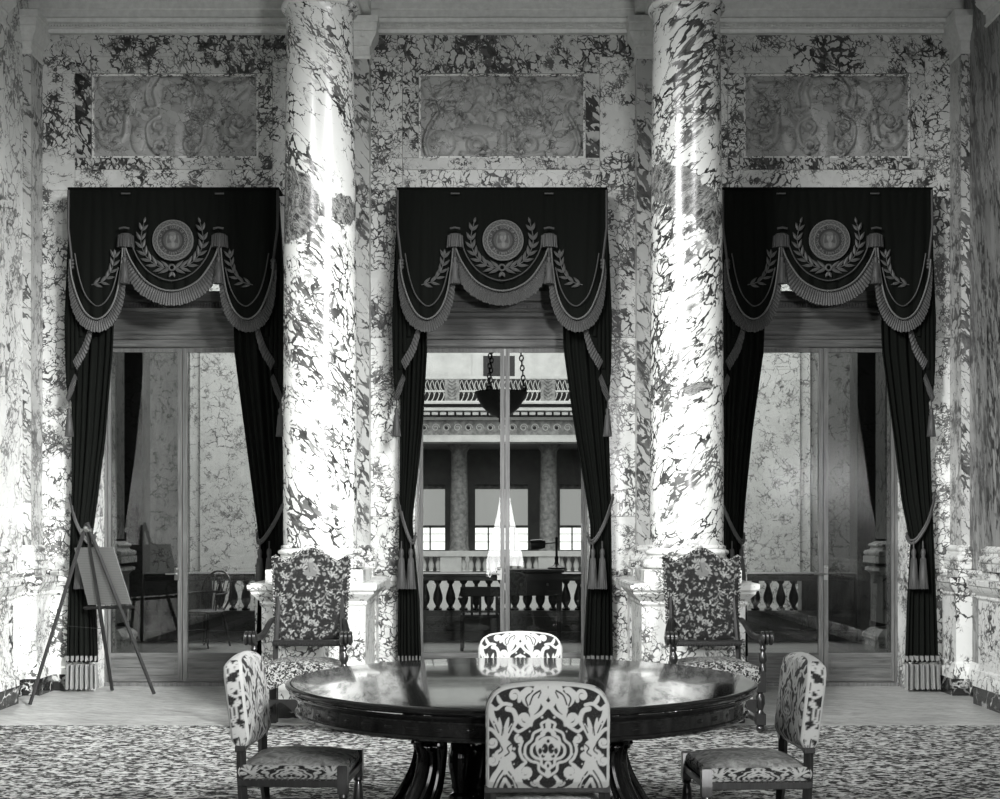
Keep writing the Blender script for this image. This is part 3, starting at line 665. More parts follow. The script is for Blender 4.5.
EM.disc(.0, -.15, .16, .2, .95); EM.disc(-.02, -.3, .17, .1, .6); EM.disc(.0, .02, .09, .1, .8); EM.disc(0, .25, .3, .15, .6); EM.disc(.02, .22, .09, .13, .95); EM.stroke([(.0, -.2), (.04, -.12), (.0, -.08)], .012, .3); EM.stroke([(-.14, -.28), (-.18, -.1), (-.12, .04)], .03, .35)
EM.stroke([(-.26, -.2), (-.3, .1), (-.2, .3)], .03, .6); EM.stroke([(.26, -.2), (.3, .1), (.2, .3)], .03, .6)
def leaf(q, x, z, a, L, wd, y):
    """small padded leaf lying on the cloth"""
    d = Vector((math.cos(a), 0, math.sin(a))); nn = Vector((-d.z, 0, d.x)); c = Vector((x, y, z)); v = [c]; n = 6
    ring = []
    for i in range(1, n):
        s = i/n; wv = wd*math.sin(PI*s**.8); p = c+d*L*s; ring.append((p+nn*wv, p-nn*wv, p+Vector((0, -.007, 0))))
    tip = c+d*L; v = [c, tip]; 
    for r in ring: v += list(r)
    f = []; k = len(ring)
    for i in range(k-1):
        a_, b_ = 2+i*3, 5+i*3; f += [(a_, b_, b_+2, a_+2), (a_+2, b_+2, b_+1, a_+1)]
    f += [(0, 2, 4), (0, 4, 3), (1, 2+3*(k-1)+2, 2+3*(k-1)), (1, 2+3*(k-1)+1, 2+3*(k-1)+2)]
    q.add(v, f)
def valance(cx_px, idx):
    X0 = (cx_px-VX)*PX
    root = empty('valance', (X0, YV, lz(190)-.0))
    nm = ('left', 'middle', 'right')[idx]
    tag(root, 'black velvet valance with fringed swags, seal and laurel over the %s window' % nm, 'valance', 'swagged velvet valances')
    zb = lz(190)
    def P(dx, y): return (dx*PX, lz(y)-zb)
    yf = lambda x, z: .012*math.sin(x*38)+.006*math.sin(x*71+1)
    # cloth: top band, sides and swags as one draped sheet with thickness
    def bottom(dx):
        a = abs(dx)
        if a <= 47: return 240+53*(1-(a/47)**2)**.62 if a < 47 else 240
        t = (a-74)/27.5
        if abs(t) >= 1: return 244 if a < 74 else 272
        base = 242+(a-47)/55*24; return base+(1-t*t)**.55*(322-base)
    nu, nv = 150, 26; q = MB()
    def fn(u, v):
        dx = -105+210*u; yb = bottom(dx) if abs(dx) < 101.5 else 275; y = 190+(yb-190)*v; x, z = P(dx*(1+.0*v), y)
        s = math.sin(dx*.35)*.006+ (.022*math.sin(abs(dx)*.22+.5*v)*v) ; return (x, -.02-abs(s)*1.2-.03*v*math.sin(PI*min(1, max(0, abs(abs(dx)/47-.0) if abs(dx) < 47 else (abs(dx)-47)/54))), z)
    q.grid(fn, nu, nv); o = q.build('cloth', M['velvet'], root, True, 80, fix=False)
    sm = o.modifiers.new('thickness', 'SOLIDIFY'); sm.thickness = .012; sm.offset = 1
    # pelmet board
    q = MB(); q.bbox(-105*PX, 105*PX, -.02, .20, -.02, .012, .004); q.tube([(-105*PX, -.03, .0), (105*PX, -.03, .0)], .006); q.build('pelmet_board', M['velvet'], root)
    for sgn in (-1, 1):
        # returns and jabots
        po = [P(sgn*103, 192), P(sgn*107, 250), P(sgn*110, 320), P(sgn*109, 370), P(sgn*107, 396), P(sgn*103, 402), P(sgn*100, 375), P(sgn*98, 362), P(sgn*90, 345), P(sgn*82, 322), P(sgn*86, 290), P(sgn*95, 240)]
        q = MB(); q.prism(po, .02, .10); 
        for k in range(4): a = P(sgn*(105-k*3.5), 250); b = P(sgn*(106-k*4.5), 385-k*16); q.tube([(a[0], .018, a[1]), (b[0], .012, b[1])], [.008, .02], 8)
        q.build('jabot', M['velvet'], root, True, 50)
        fr = empty('jabot_fringe'); fr.parent = root
        strip_fringe([P(sgn*83, 322), P(sgn*91, 345), P(sgn*101, 362)], [.05, .085, .09], -.0, 'bullion', M['fringe'], fr, normal=1.2)
        strip_fringe([P(sgn*99, 374), P(sgn*104, 386), P(sgn*108, 398)], [.05, .07, .05], -.0, 'bullion', M['fringe'], fr, normal=1.2)
        q = MB(); x, z = P(sgn*105.5, 408); q.tube([(x, .03, z+.14), (x, .03, z)], .005); tassel(q, x, .03, z, .26, .037); q.build('side_tassel', M['fringe'], root, True)
        # side swag fringe
        pth = [P(sgn*dx, y) for dx, y in ((101, 262), (99, 280), (93, 300), (85, 315), (74, 321), (63, 314), (55, 297), (50.5, 272), (48.5, 250))]
        strip_fringe(pth, [.02, .05, .10, .115, .115, .105, .085, .05, .02], -.055, 'swag_fringe', M['fringe'], root, normal=.7)
        q = MB(); q.tube([(x, -.084, z) for x, z in curve_poly(pth, 6)], .008, 6); q.build('swag_braid', M['braid'], root, True)
        q = MB(); pth2 = [P(sgn*dx, y) for dx, y in ((96, 256), (92, 278), (86, 296), (78, 306), (72, 308), (65, 303), (58, 290), (53, 270))]; q.tube([(x, -.086, z) for x, z in curve_poly(pth2, 6)], .006, 6); q.build('inner_cord', M['fringe'], root, True)
        q = MB(); q.tube([(P(sgn*104, 192)[0], -.03, P(0, 192)[1]), (P(sgn*104, 230)[0], -.04, P(0, 230)[1]), (P(sgn*100, 262)[0], -.05, P(0, 262)[1])], .012, 8); x, z = P(sgn*100, 266)
        for k in range(3): q.ball((x, -.06, z+.03*k-.03), .026, .02, .02)
        q.build('knotted_cord', M['fringe'], root, True)
        # bell caps and long tassels at the swag joins
        x, z = P(sgn*46.5, 250); q = MB(); q.lathe([(.07, z), (.068, z+.05), (.062, z+.1), (.05, z+.125), (.03, z+.13)], x, -.05, 16)
        for k in range(16): a = k*PI/8; q.tube([(x+.064*math.cos(a), -.05+.064*math.sin(a), z+.11), (x+.073*math.cos(a), -.05+.073*math.sin(a), z)], .008, 5)
        q.tube([(x-.045, -.1, z+.165), (x, -.11, z+.172), (x+.045, -.1, z+.165)], .01); q.build('bell_tassel', M['fringe'], root, True)
        q = MB(); q.tube([(x, -.09, z+.0), (x, -.09, z-.1)], .008, 6); tassel(q, x, -.09, z-.08, .25, .042); q.build('long_tassel', M['fringe'], root, True)
        q = MB(); xx, zz = P(sgn*46.5, 196); q.tube([(xx-.04, -.055, zz), (xx+.04, -.055, zz)], .008); q.build('top_loop', M['embro'], root, True)
        # laurel sprigs on the side swags
        q = MB(); pts = smooth_path([(*P(sgn*57, 258), 0), (*P(sgn*60, 272), 0), (*P(sgn*68, 283), 0), (*P(sgn*80, 287), 0)], 4); N = len(pts)
        for i in range(1, N-1, 2):
            p = pts[i]; t = pts[i+1]-p; a = math.atan2(t.y, t.x)+PI
            leaf(q, p.x, p.y, a+.55, .09, .013, -.075); leaf(q, p.x, p.y, a-.55, .09, .013, -.075)
        p = pts[0]; leaf(q, p.x, p.y, PI/2, .06, .013, -.075)
        q.tube([(p.x, -.072, p.y) for p in pts], .004, 5); q.build('laurel_sprig', M['embro'], root, True)
    pth = [P(dx, y) for dx, y in ((-46, 250), (-40, 264), (-28, 281), (-14, 290), (0, 293), (14, 290), (28, 281), (40, 264), (46, 250))]
    strip_fringe(pth, [.03, .09, .125, .13, .13, .13, .125, .09, .03], -.055, 'swag_fringe', M['fringe'], root, normal=.3)
    q = MB(); q.tube([(x, -.084, z) for x, z in curve_poly(pth, 6)], .008, 6); q.build('swag_braid', M['braid'], root, True)
    pth = [P(dx, y) for dx, y in ((-40, 246), (-33, 262), (-20, 276), (0, 283), (20, 276), (33, 262), (40, 246))]
    q = MB(); q.tube([(x, -.086, z) for x, z in curve_poly(pth, 6)], .006, 6); q.build('inner_cord', M['fringe'], root, True)
    # wreath
    q = MB()
    for sgn in (-1, 1):
        pts = smooth_path([(*P(sgn*2, 271), 0), (*P(sgn*15, 268), 0), (*P(sgn*26, 258), 0), (*P(sgn*31, 243), 0), (*P(sgn*28, 226), 0)], 4); N = len(pts)
        for i in range(0, N-1, 2):
            p = pts[i]; t = pts[i+1]-p; a = math.atan2(t.y, t.x); L = .115-.04*i/N
            leaf(q, p.x, p.y, a+.55, L, .0145, -.078); leaf(q, p.x, p.y, a-.55, L, .0145, -.078)
        p = pts[-1]; leaf(q, p.x, p.y, PI/2+sgn*.3, .06, .012, -.078)
        q.tube([(p.x, -.074, p.y) for p in pts], .004, 5)
        leaf(q, 0, P(0, 274)[1], -PI/2+sgn*.5, .06, .014, -.078)
    x, z = P(0, 270); q.tube([(x+.026*math.cos(a), -.082, z+.026*math.sin(a)) for a in np.linspace(0, 2*PI, 13)[:-1]], .009, 6, closed=True)
    q.build('laurel_wreath', M['embro'], root, True)
    # seal
    q = MB(); x, z = P(1, 243); R_ = 20.5*PX; nr, na = 46, 120; v = [(x, -.088, z)]; pat = [float(EM.sample(0, 0))]
    for i in range(1, nr+1):
        for k in range(na):
            a = 2*PI*k/na; s = i/nr; v.append((x+R_*s*math.cos(a), -.088+(.012 if i == nr else 0), z+R_*s*math.sin(a))); pat.append(float(EM.sample(s*math.cos(a), -s*math.sin(a))))
    f = [(0, 1+(k+1) % na, 1+k) for k in range(na)]
    for i in range(nr-1):
        for k in range(na): a = 1+i*na+k; b = 1+i*na+(k+1) % na; f.append((a, b, b+na, a+na))
    q.add(v, f); sealo = q.build('seal', M['emblem'], root, False); set_pat(sealo, pat)
    q = MB(); txt = 'THE SEAL OF THE STATE OF WASHINGTON'; n = len(txt)
    for i, ch in enumerate(txt):
        if ch == ' ': continue
        a = PI*1.36-(i/(n-1))*PI*1.72; a = PI/2+(.5-i/(n-1))*PI*1.66; vs_, fs_ = GL[ch]; r = R_*.56
        Mx = Matrix.Translation((x, -.0905, z)) @ Matrix.Rotation(-(a-PI/2), 4, 'Y') @ Matrix.Translation((0, 0, r)) @ Matrix.Rotation(PI/2, 4, 'X')
        q.add([Mx @ p for p in vs_], fs_)
    for i, ch in enumerate('1889'):
        a = -PI/2+(i-1.5)*.17; vs_, fs_ = GL[ch]; r = R_*.70
        Mx = Matrix.Translation((x, -.0905, z)) @ Matrix.Rotation(-(a+PI/2), 4, 'Y') @ Matrix.Translation((0, 0, -r)) @ Matrix.Rotation(PI/2, 4, 'X')
        q.add([Mx @ p for p in vs_], fs_)
    q.build('lettering', M['braid'], sealo)
    return root
for i, c in enumerate((175, 502, 825.5)): valance(c, i)

def drape(cx, sgn, inner, outer, idx, zbot=688):
    """sgn -1: left hand drape. inner/outer: lists of (y_px, offset px)"""
    Yd = 12.70; K = Yd/F
    def dz(y): return H+(VY-y)*K
    root = empty('drape', ((cx+sgn*95-VX)*K, Yd, dz(zbot)))
    side = 'left' if sgn < 0 else 'right'; nm = ('left', 'middle', 'right')[idx]
    tag(root, 'black velvet drape tied back at the %s side of the %s window' % (side, nm), 'curtain', 'tied back window drapes')
    ox, oz = root.location.x, root.location.z
    ys = np.linspace(205, 662, 44); q = MB(); nu = 56
    io = np.interp(ys, [a for a, b in inner], [b for a, b in inner]); oo = np.interp(ys, [a for a, b in outer], [b for a, b in outer])
    def fn(u, v):
        j = v*43; j0 = int(min(42, j)); t = j-j0; a = io[j0]*(1-t)+io[j0+1]*t; b = oo[j0]*(1-t)+oo[j0+1]*t; y = ys[j0]*(1-t)+ys[j0+1]*t
        off = a+(b-a)*u; comp = 1-.45*math.exp(-((y-525)/40)**2)
        d = -.019*comp*math.sin(u*PI*13+.9*math.sin(v*5)+1.3*math.sin(u*7))-.012*math.sin(u*PI*5+1)-.015
        return ((cx+off-VX)*K-ox, d-.03*(1-comp)*2*math.sin(PI*u), dz(y)-oz)
    q.grid(fn, nu, 43); o = q.build('cloth', M['velvet'], root, True, 80, fix=False); sm = o.modifiers.new('thickness', 'SOLIDIFY'); sm.thickness = .006; sm.offset = 1
    a, b = io[-1], oo[-1]; lo, hi = min(a, b), max(a, b); n = 60
    # pale band and bullion fringe at the hem
    for (nm2, y0, y1, mt, off) in (('hem_band', 655.5, 659.5, M['fringeL'], -.012), ('hem_fringe', 664, zbot-.5, M['fringeL'], -.014)):
        q = MB(); v = []
        for i in range(n+1):
            u = i/n; off_ = lo+(hi-lo)*u; x = (cx+off_-VX)*K-ox; d = -.028*math.sin((1-u if sgn < 0 else u)*PI*13)-.015+off-(.008 if i % 2 and nm2 == 'hem_fringe' else 0)
            fl = 1.04 if nm2 == 'hem_fringe' else 1
            v += [(x, d, dz(y0)-oz), (x*fl, d-.01, dz(y1+(i*5 % 3))-oz), (x*fl, d+.02, dz(y1)-oz), (x, d+.02, dz(y0)-oz)]
        f = []
        for i in range(n):
            for k in range(4): p = i*4+k; r = i*4+(k+1) % 4; f.append((p, r, r+4, p+4))
        q.add(v, f); q.build(nm2, mt, root)
    q = MB(); xs0 = (cx+oo[30]-VX)*K-ox; xi = (cx+np.interp(540, ys, io)-VX)*K-ox
    p = smooth_path([(xs0-sgn*(-.02), .02, dz(497)-oz), (xs0*.7+xi*.3, -.07, dz(522)-oz), (xs0*.25+xi*.75, -.085, dz(540)-oz), (xi, -.06, dz(543)-oz), (xi-sgn*.02, 0, dz(536)-oz)], 6)
    q.tube(p, .013, 8); q.tube([pp+Vector((0, 0, .028)) for pp in p], .010, 8)
    q.build('tieback_cord', M['fringe'], root, True)
    for k in range(2):
        q = MB(); x = xi*(.85 if k else .25)+xs0*(.15 if k else .75); x = xi+sgn*(.02+.085*k); q.tube([(x, -.09, dz(541)-oz), (x, -.09, dz(552)-oz)], .007, 6); tassel(q, x, -.095, dz(548)-oz, .37, .042); q.build('tieback_tassel', M['fringe'], root, True)
    return root
Lc = [(205, -80), (350, -75), (420, -79), (470, -84), (520, -90), (545, -88), (600, -83), (664, -81)]; Lo = [(205, -100), (500, -102), (664, -104)]
Rc = [(205, 58), (348, 61), (400, 68), (440, 74), (480, 81), (524, 88), (545, 88), (600, 84), (664, 81)]; Ro = [(205, 104), (350, 105), (500, 109), (664, 111)]
Ll = [(205, -56), (350, -61), (440, -69), (500, -77), (535, -82), (560, -80), (664, -77)]; Llo = [(205, -104), (500, -103), (664, -108)]
Rl = [(205, 56), (352, 60), (430, 70), (500, 79), (545, 85), (600, 83), (664, 80)]
Lr = [(205, -58), (352, -63), (430, -74), (500, -81), (545, -84), (600, -80), (664, -78)]
Rr = [(205, 50), (350, 55), (430, 66), (500, 75), (545, 84), (600, 81), (664, 79)]; Rro = [(205, 103), (400, 104), (500, 107), (664, 113)]
drape(175, -1, Ll, Llo, 0); drape(175, 1, Rl, Ro, 0); drape(502, -1, Lc, Lo, 1); drape(502, 1, Rc, Ro, 1); drape(825.5, -1, Lr, Llo, 2); drape(825.5, 1, Rr, Rro, 2)

# ================================================================== ROUND TABLE
TX, TY = .10, 6.6
root = empty('round_table', (TX, TY, .0145)); tag(root, 'large round glossy dark wooden table on carved scroll legs', 'table')
q = MB(); q.lathe([(.02, .735), (1.02, .735), (1.085, .738), (1.10, .748), (1.107, .757), (1.105, .764), (1.092, .770), (1.08, .7715), (.02, .7715)], 0, 0, 160); q.build('tabletop', M['tablew'], root, True, 30)
q = MB(); q.lathe([(1.085, .735), (1.09, .728), (1.075, .715), (1.06, .708), (1.055, .700), (1.05, .698), (1.05, .650), (1.06, .645), (1.065, .637), (1.055, .628), (1.02, .628), (1.02, .66)], 0, 0, 160, caps=False)
for k in range(56):
    a = 2*PI*k/56; x, y = 1.05*math.cos(a), 1.05*math.sin(a)
    q.ball((x, y, .675), .004, .022 if k % 2 else .034, .010, 8, M=Matrix.Rotation(a, 3, 'Z'))
q.build('apron', M['tablew'], root, True, 30)
q = MB(); q.lathe([(r*1.42, z) for r, z in ((.33, .628), (.33, .60), (.30, .59), (.18, .585), (.15, .57), (.17, .555), (.14, .54), (.13, .52), (.15, .50), (.16, .49), (.13, .475), (.17, .45), (.18, .40), (.185, .34), (.18, .28), (.16, .24), (.17, .22), (.24, .20), (.26, .16), (.26, .10), (.2, .08))], 0, 0, 48)
for k in range(16): a = k*PI/8; q.tube(smooth_path([(r*1.42*math.cos(a), r*1.42*math.sin(a), z) for r, z in ((.175, .45), (.185, .37), (.19, .31), (.17, .25))], 4), .024, 6)
q.build('pedestal', M['tablew'], root, True, 40)
for a in (205, 335, 155, 25):
    cx_, cy_ = .31*math.cos(math.radians(a)), .31*math.sin(math.radians(a))
    q = MB(); q.lathe([(.075, .628), (.075, .60), (.05, .59), (.055, .575), (.035, .565), (.06, .55), (.06, .535), (.035, .525), (.045, .51), (.03, .50), (.05, .475), (.06, .44), (.058, .38), (.045, .31), (.035, .26), (.055, .25), (.055, .23), (.04, .22), (.07, .19), (.07, .10), (.05, .09)], cx_, cy_, 20); q.build('colonnette', M['tablew'], root, True, 40)
def scroll_leg(a, name='leg'):
    q = MB(); prof = smooth_path([(.57, 0, .628), (.60, 0, .60), (.585, 0, .57), (.55, 0, .545), (.56, 0, .515), (.545, 0, .44), (.57, 0, .33), (.63, 0, .22), (.70, 0, .13), (.80, 0, .09), (.88, 0, .09), (.92, 0, .06), (.90, 0, .02)], 4)
    inn = smooth_path([(.34, 0, .628), (.38, 0, .60), (.41, 0, .56), (.42, 0, .52), (.42, 0, .47), (.43, 0, .38), (.45, 0, .28), (.49, 0, .18), (.50, 0, .08), (.62, 0, .03), (.72, 0, .02), (.80, 0, .016), (.84, 0, .015)], 4)
    n = len(prof); v = []; f = []
    for i in range(n):
        o_, p_ = prof[i], inn[i]; hw = .038+.015*math.sin(PI*i/n); md = (o_+p_)/2
        ring = [(o_.x, -hw*.55, o_.z), (o_.x+.012, 0, o_.z+.0), (o_.x, hw*.55, o_.z), (md.x, hw, md.z), (p_.x, hw*.6, p_.z), (p_.x, -hw*.6, p_.z), (md.x, -hw, md.z)]
        v += ring
    for i in range(n-1):
        for k in range(7): p = i*7+k; r = i*7+(k+1) % 7; f.append((p, r, r+7, p+7))
    f += [tuple(range(7)), tuple(range(7*n-1, 7*n-8, -1))]; q.add(v, f)
    for s in (-1, 1):                                    # volutes, ribs
        for (cx_, cz_, r_) in ((.53, .575, .055), (.52, .50, .03)):
            q.tube([(cx_+r_*(1-.8*t)*math.cos(t*11), s*.06, cz_+r_*(1-.8*t)*math.sin(t*11)) for t in np.linspace(0, 1, 26)], .012, 6)
        q.tube([(p.x-.03, s*.055, p.z) for p in prof[16:]], .012, 6); q.tube([((p.x+i.x)/2, s*.068, (p.z+i.z)/2) for p, i in zip(prof[14:44], inn[14:44])], .01, 6)
    for k in range(3): q.tube([(.80, (k-1)*.03, .10), (.88, (k-1)*.045, .085), (.93, (k-1)*.05, .045), (.945, (k-1)*.05, .016)], [.02, .024, .02, .012], 7)
    o = q.build(name, M['tablew'], root, True, 45); o.rotation_euler = (0, 0, a); return o
for d in (22, 158, 212, 328, 270): scroll_leg(math.radians(d))

# ================================================================== DAMASK CHAIRS
def cushion_back(w, h, t, nu=150, nv=140):
    """upholstered back pad in x (width), z (height); outer face towards -y. returns MB and pattern values"""
    hw = w/2; r = .10
    def half(z):                                          # half width at height z (rounded shoulders)
        zt = h-z
        if zt < r: return hw-(1-math.sqrt(max(0, 1-(1-zt/r)**2)))*r
        return hw-.0*z
    def topz(u): 
        a = abs(u); return h+.012*(1-a*a)
    q = MB(); pat = []; V = []
    # closed loop cross-section per height row: outer face (nu), side, inner face, side
    side = 8; rows = []
    for j in range(nv+1):
        s = j/nv; s2 = 1-(1-s)**1.6; z = h*s2; hwj = max(half(min(z, h-.0005)), .03); ring = []; pr = []
        sq = min(1, math.sqrt(max(0, (h-z)/.035)) if h-z < .035 else 1); sb = min(1, .6+.4*z/.03); tk = t*max(.12, sq)*sb
        for i in range(nu+1):
            u = -1+2*i/nu; x = hwj*u; bul = .018*(1-u**4)*math.sin(PI*min(1, s*.9+.08)); e = 1 if abs(u) < .95 else math.sqrt(max(0, 1-((abs(u)-.95)/.05)**2))*.25+.75
            ring.append((x, -tk/2*e-bul, z+.012*(1-u*u)*s)); pr.append((x/hw, (h-z)/hw, 0))
        for i in range(1, side): 
            k = i/side; ring.append((hwj+.004*math.sin(PI*k), tk*(k-.5)*1.0, z)); pr.append((.1+(k-.5)*t/hw*1.0+.35, (h-z)/hw, 1))
        for i in range(nu+1):
            u = 1-2*i/nu; x = hwj*u; bul = .018*(1-u**4)*math.sin(PI*min(1, s*.9+.08)); e = 1 if abs(u) < .95 else math.sqrt(max(0, 1-((abs(u)-.95)/.05)**2))*.25+.75
            ring.append((x, tk/2*e+bul, z+.012*(1-u*u)*s)); pr.append((x/hw, (h-z)/hw, 2))
        for i in range(1, side):
            k = i/side; ring.append((-hwj-.004*math.sin(PI*k), tk*(.5-k), z)); pr.append((.1+(.5-k)*t/hw*1.0+.35, (h-z)/hw, 1))
        rows.append(ring); V += ring; pat += pr
    n = len(rows[0]); f = []
    for j in range(nv):
        for k in range(n): a = j*n+k; b = j*n+(k+1) % n; f.append((a, b, b+n, a+n))
    f.append(tuple(range(n-1, -1, -1))); m = len(V); f.append(tuple(range(m-n, m))); q.add(V, f)
    vals = D.sample([p[0] for p in pat], [p[1]*.98 for p in pat]); return q, vals
def make_chair():
    root = empty('damask_chair'); W, DEP = .49, .47
    bq, bv = cushion_back(.475, .405, .085)
    o = bq.build('backrest', M['damask'], root, True, 60, fix=False); set_pat(o, bv); o.location = (0, -.235, .485); o.rotation_euler = (math.radians(7), 0, 0)
    # seat pad: sides carry the damask, top has its grazing sheen painted as pale plush
    q = MB(); nu = 90; V = []; pr = []; rings = []
    loop = []
    hw, hd, r = .235, .235, .03
    def side_pts(n, a, b): return [(a[0]+(b[0]-a[0])*i/n, a[1]+(b[1]-a[1])*i/n) for i in range(n)]
    loop = side_pts(nu, (-hw, -hd), (hw, -hd))+side_pts(nu, (hw, -hd), (hw, hd))+side_pts(nu, (hw, hd), (-hw, hd))+side_pts(nu, (-hw, hd), (-hw, -hd))
    nz = 24
    for j in range(nz+1):
        s = j/nz; z = .338+.062*s; g_ = .012*math.sin(PI*s)
        for i, (x, y) in enumerate(loop):
            kx = 1+g_/hw; V.append((x*kx, y*kx, z)); pr.append((((i % nu)/nu*2-1)*1.0*.98, .35+(1-s)*.42))
    n = len(loop); f = []
    for j in range(nz):
        for k in range(n): a = j*n+k; b = j*n+(k+1) % n; f.append((a, b, b+n, a+n))
    q.add(V, f); o = q.build('seat_boxing', M['damask'], root, True, 50, fix=False); set_pat(o, D.sample([p[0] for p in pr], [p[1]*1.5 for p in pr]))
    q = MB(); q.grid(lambda u, v: ((u*2-1)*(hw+.002), (v*2-1)*(hd+.002), .398+.035*(1-(u*2-1)**4)*(1-(v*2-1)**4)), 24, 24); q.box(-hw, hw, -hd, hd, .335, .34)
    q.build('seat', M['plush'], root, True, 60, fix=False)
    q = MB()
    for (x0, x1, y0, y1) in ((-.245, .245, -.25, -.215), (-.245, .245, .215, .25), (-.245, -.21, -.215, .215), (.21, .245, -.215, .215)): q.bbox(x0, x1, y0, y1, .30, .337, .004)
    for s in (-1, 1):
        for i in range(16):
            t = -.22+.44*i/15; q.ball((s*.2465, t, .3375), .006, n=6, mi=1); q.ball((t, s*.2515, .3375), .006, n=6, mi=1)
    q.build('seat_rail', [M['chairw'], M['brass']], root, True)
    for s in (-1, 1):
        q = MB(); q.tube(smooth_path([(s*.222, -.20, .012), (s*.222, -.225, .2), (s*.222, -.235, .34), (s*.222, -.238, .49), (s*.222, -.245, .53)], 4), [.02]*4+[.023]*8+[.022]*5, 4); q.bbox(s*.222-.022, s*.222+.022, -.262, -.215, .46, .49, .004)
        q.build('leg', M['chairw'], root, True, 30)
        q = MB(); q.sqloft([(.27, .002), (.395, .002), (.402, -.003)], s*.228-.022, s*.228+.022, .215, .258)
        q.lathe([(.014, .014), (.02, .03), (.024, .06), (.016, .08), (.02, .1), (.026, .16), (.022, .22), (.016, .245), (.024, .255), (.02, .27)], s*.228, .236, 14); q.build('leg', M['chairw'], root, True, 40)
    q = MB(); q.bbox(-.222, .222, -.262, -.225, .462, .486, .005); q.build('back_rail', M['chairw'], root)
    q = MB(); q.tube([(-.222, -.21, .12), (-.222, .23, .12)], .011); q.tube([(.222, -.21, .12), (.222, .23, .12)], .011); q.tube([(-.222, 0, .12), (.222, 0, .12)], .011); q.build('stretcher', M['chairw'], root, True)
    return root
ch = make_chair()
# backs stand outside the table edge; rz turns the chair's front (+y) towards the table
spots = [(.185, 5.66, 0.0, 'damask chair nearest the camera, its patterned back filling the foreground'),
         (.115, 7.66, PI, 'damask chair on the far side of the table, only its back top showing'),
         (-.945, 6.62, -PI/2-.05, 'damask chair at the left end of the table, seen from the side'),
         (1.16, 6.56, PI/2+.06, 'damask chair at the right end of the table, seen from the side')]
for i, (x, y, rz, lab) in enumerate(spots):
    o = ch if i == 0 else copy_tree(ch)
    o.location = (x, y, .0); o.rotation_euler = (0, 0, rz); tag(o, lab, 'chair', 'damask chairs around the round table')
    o.location.z = .014

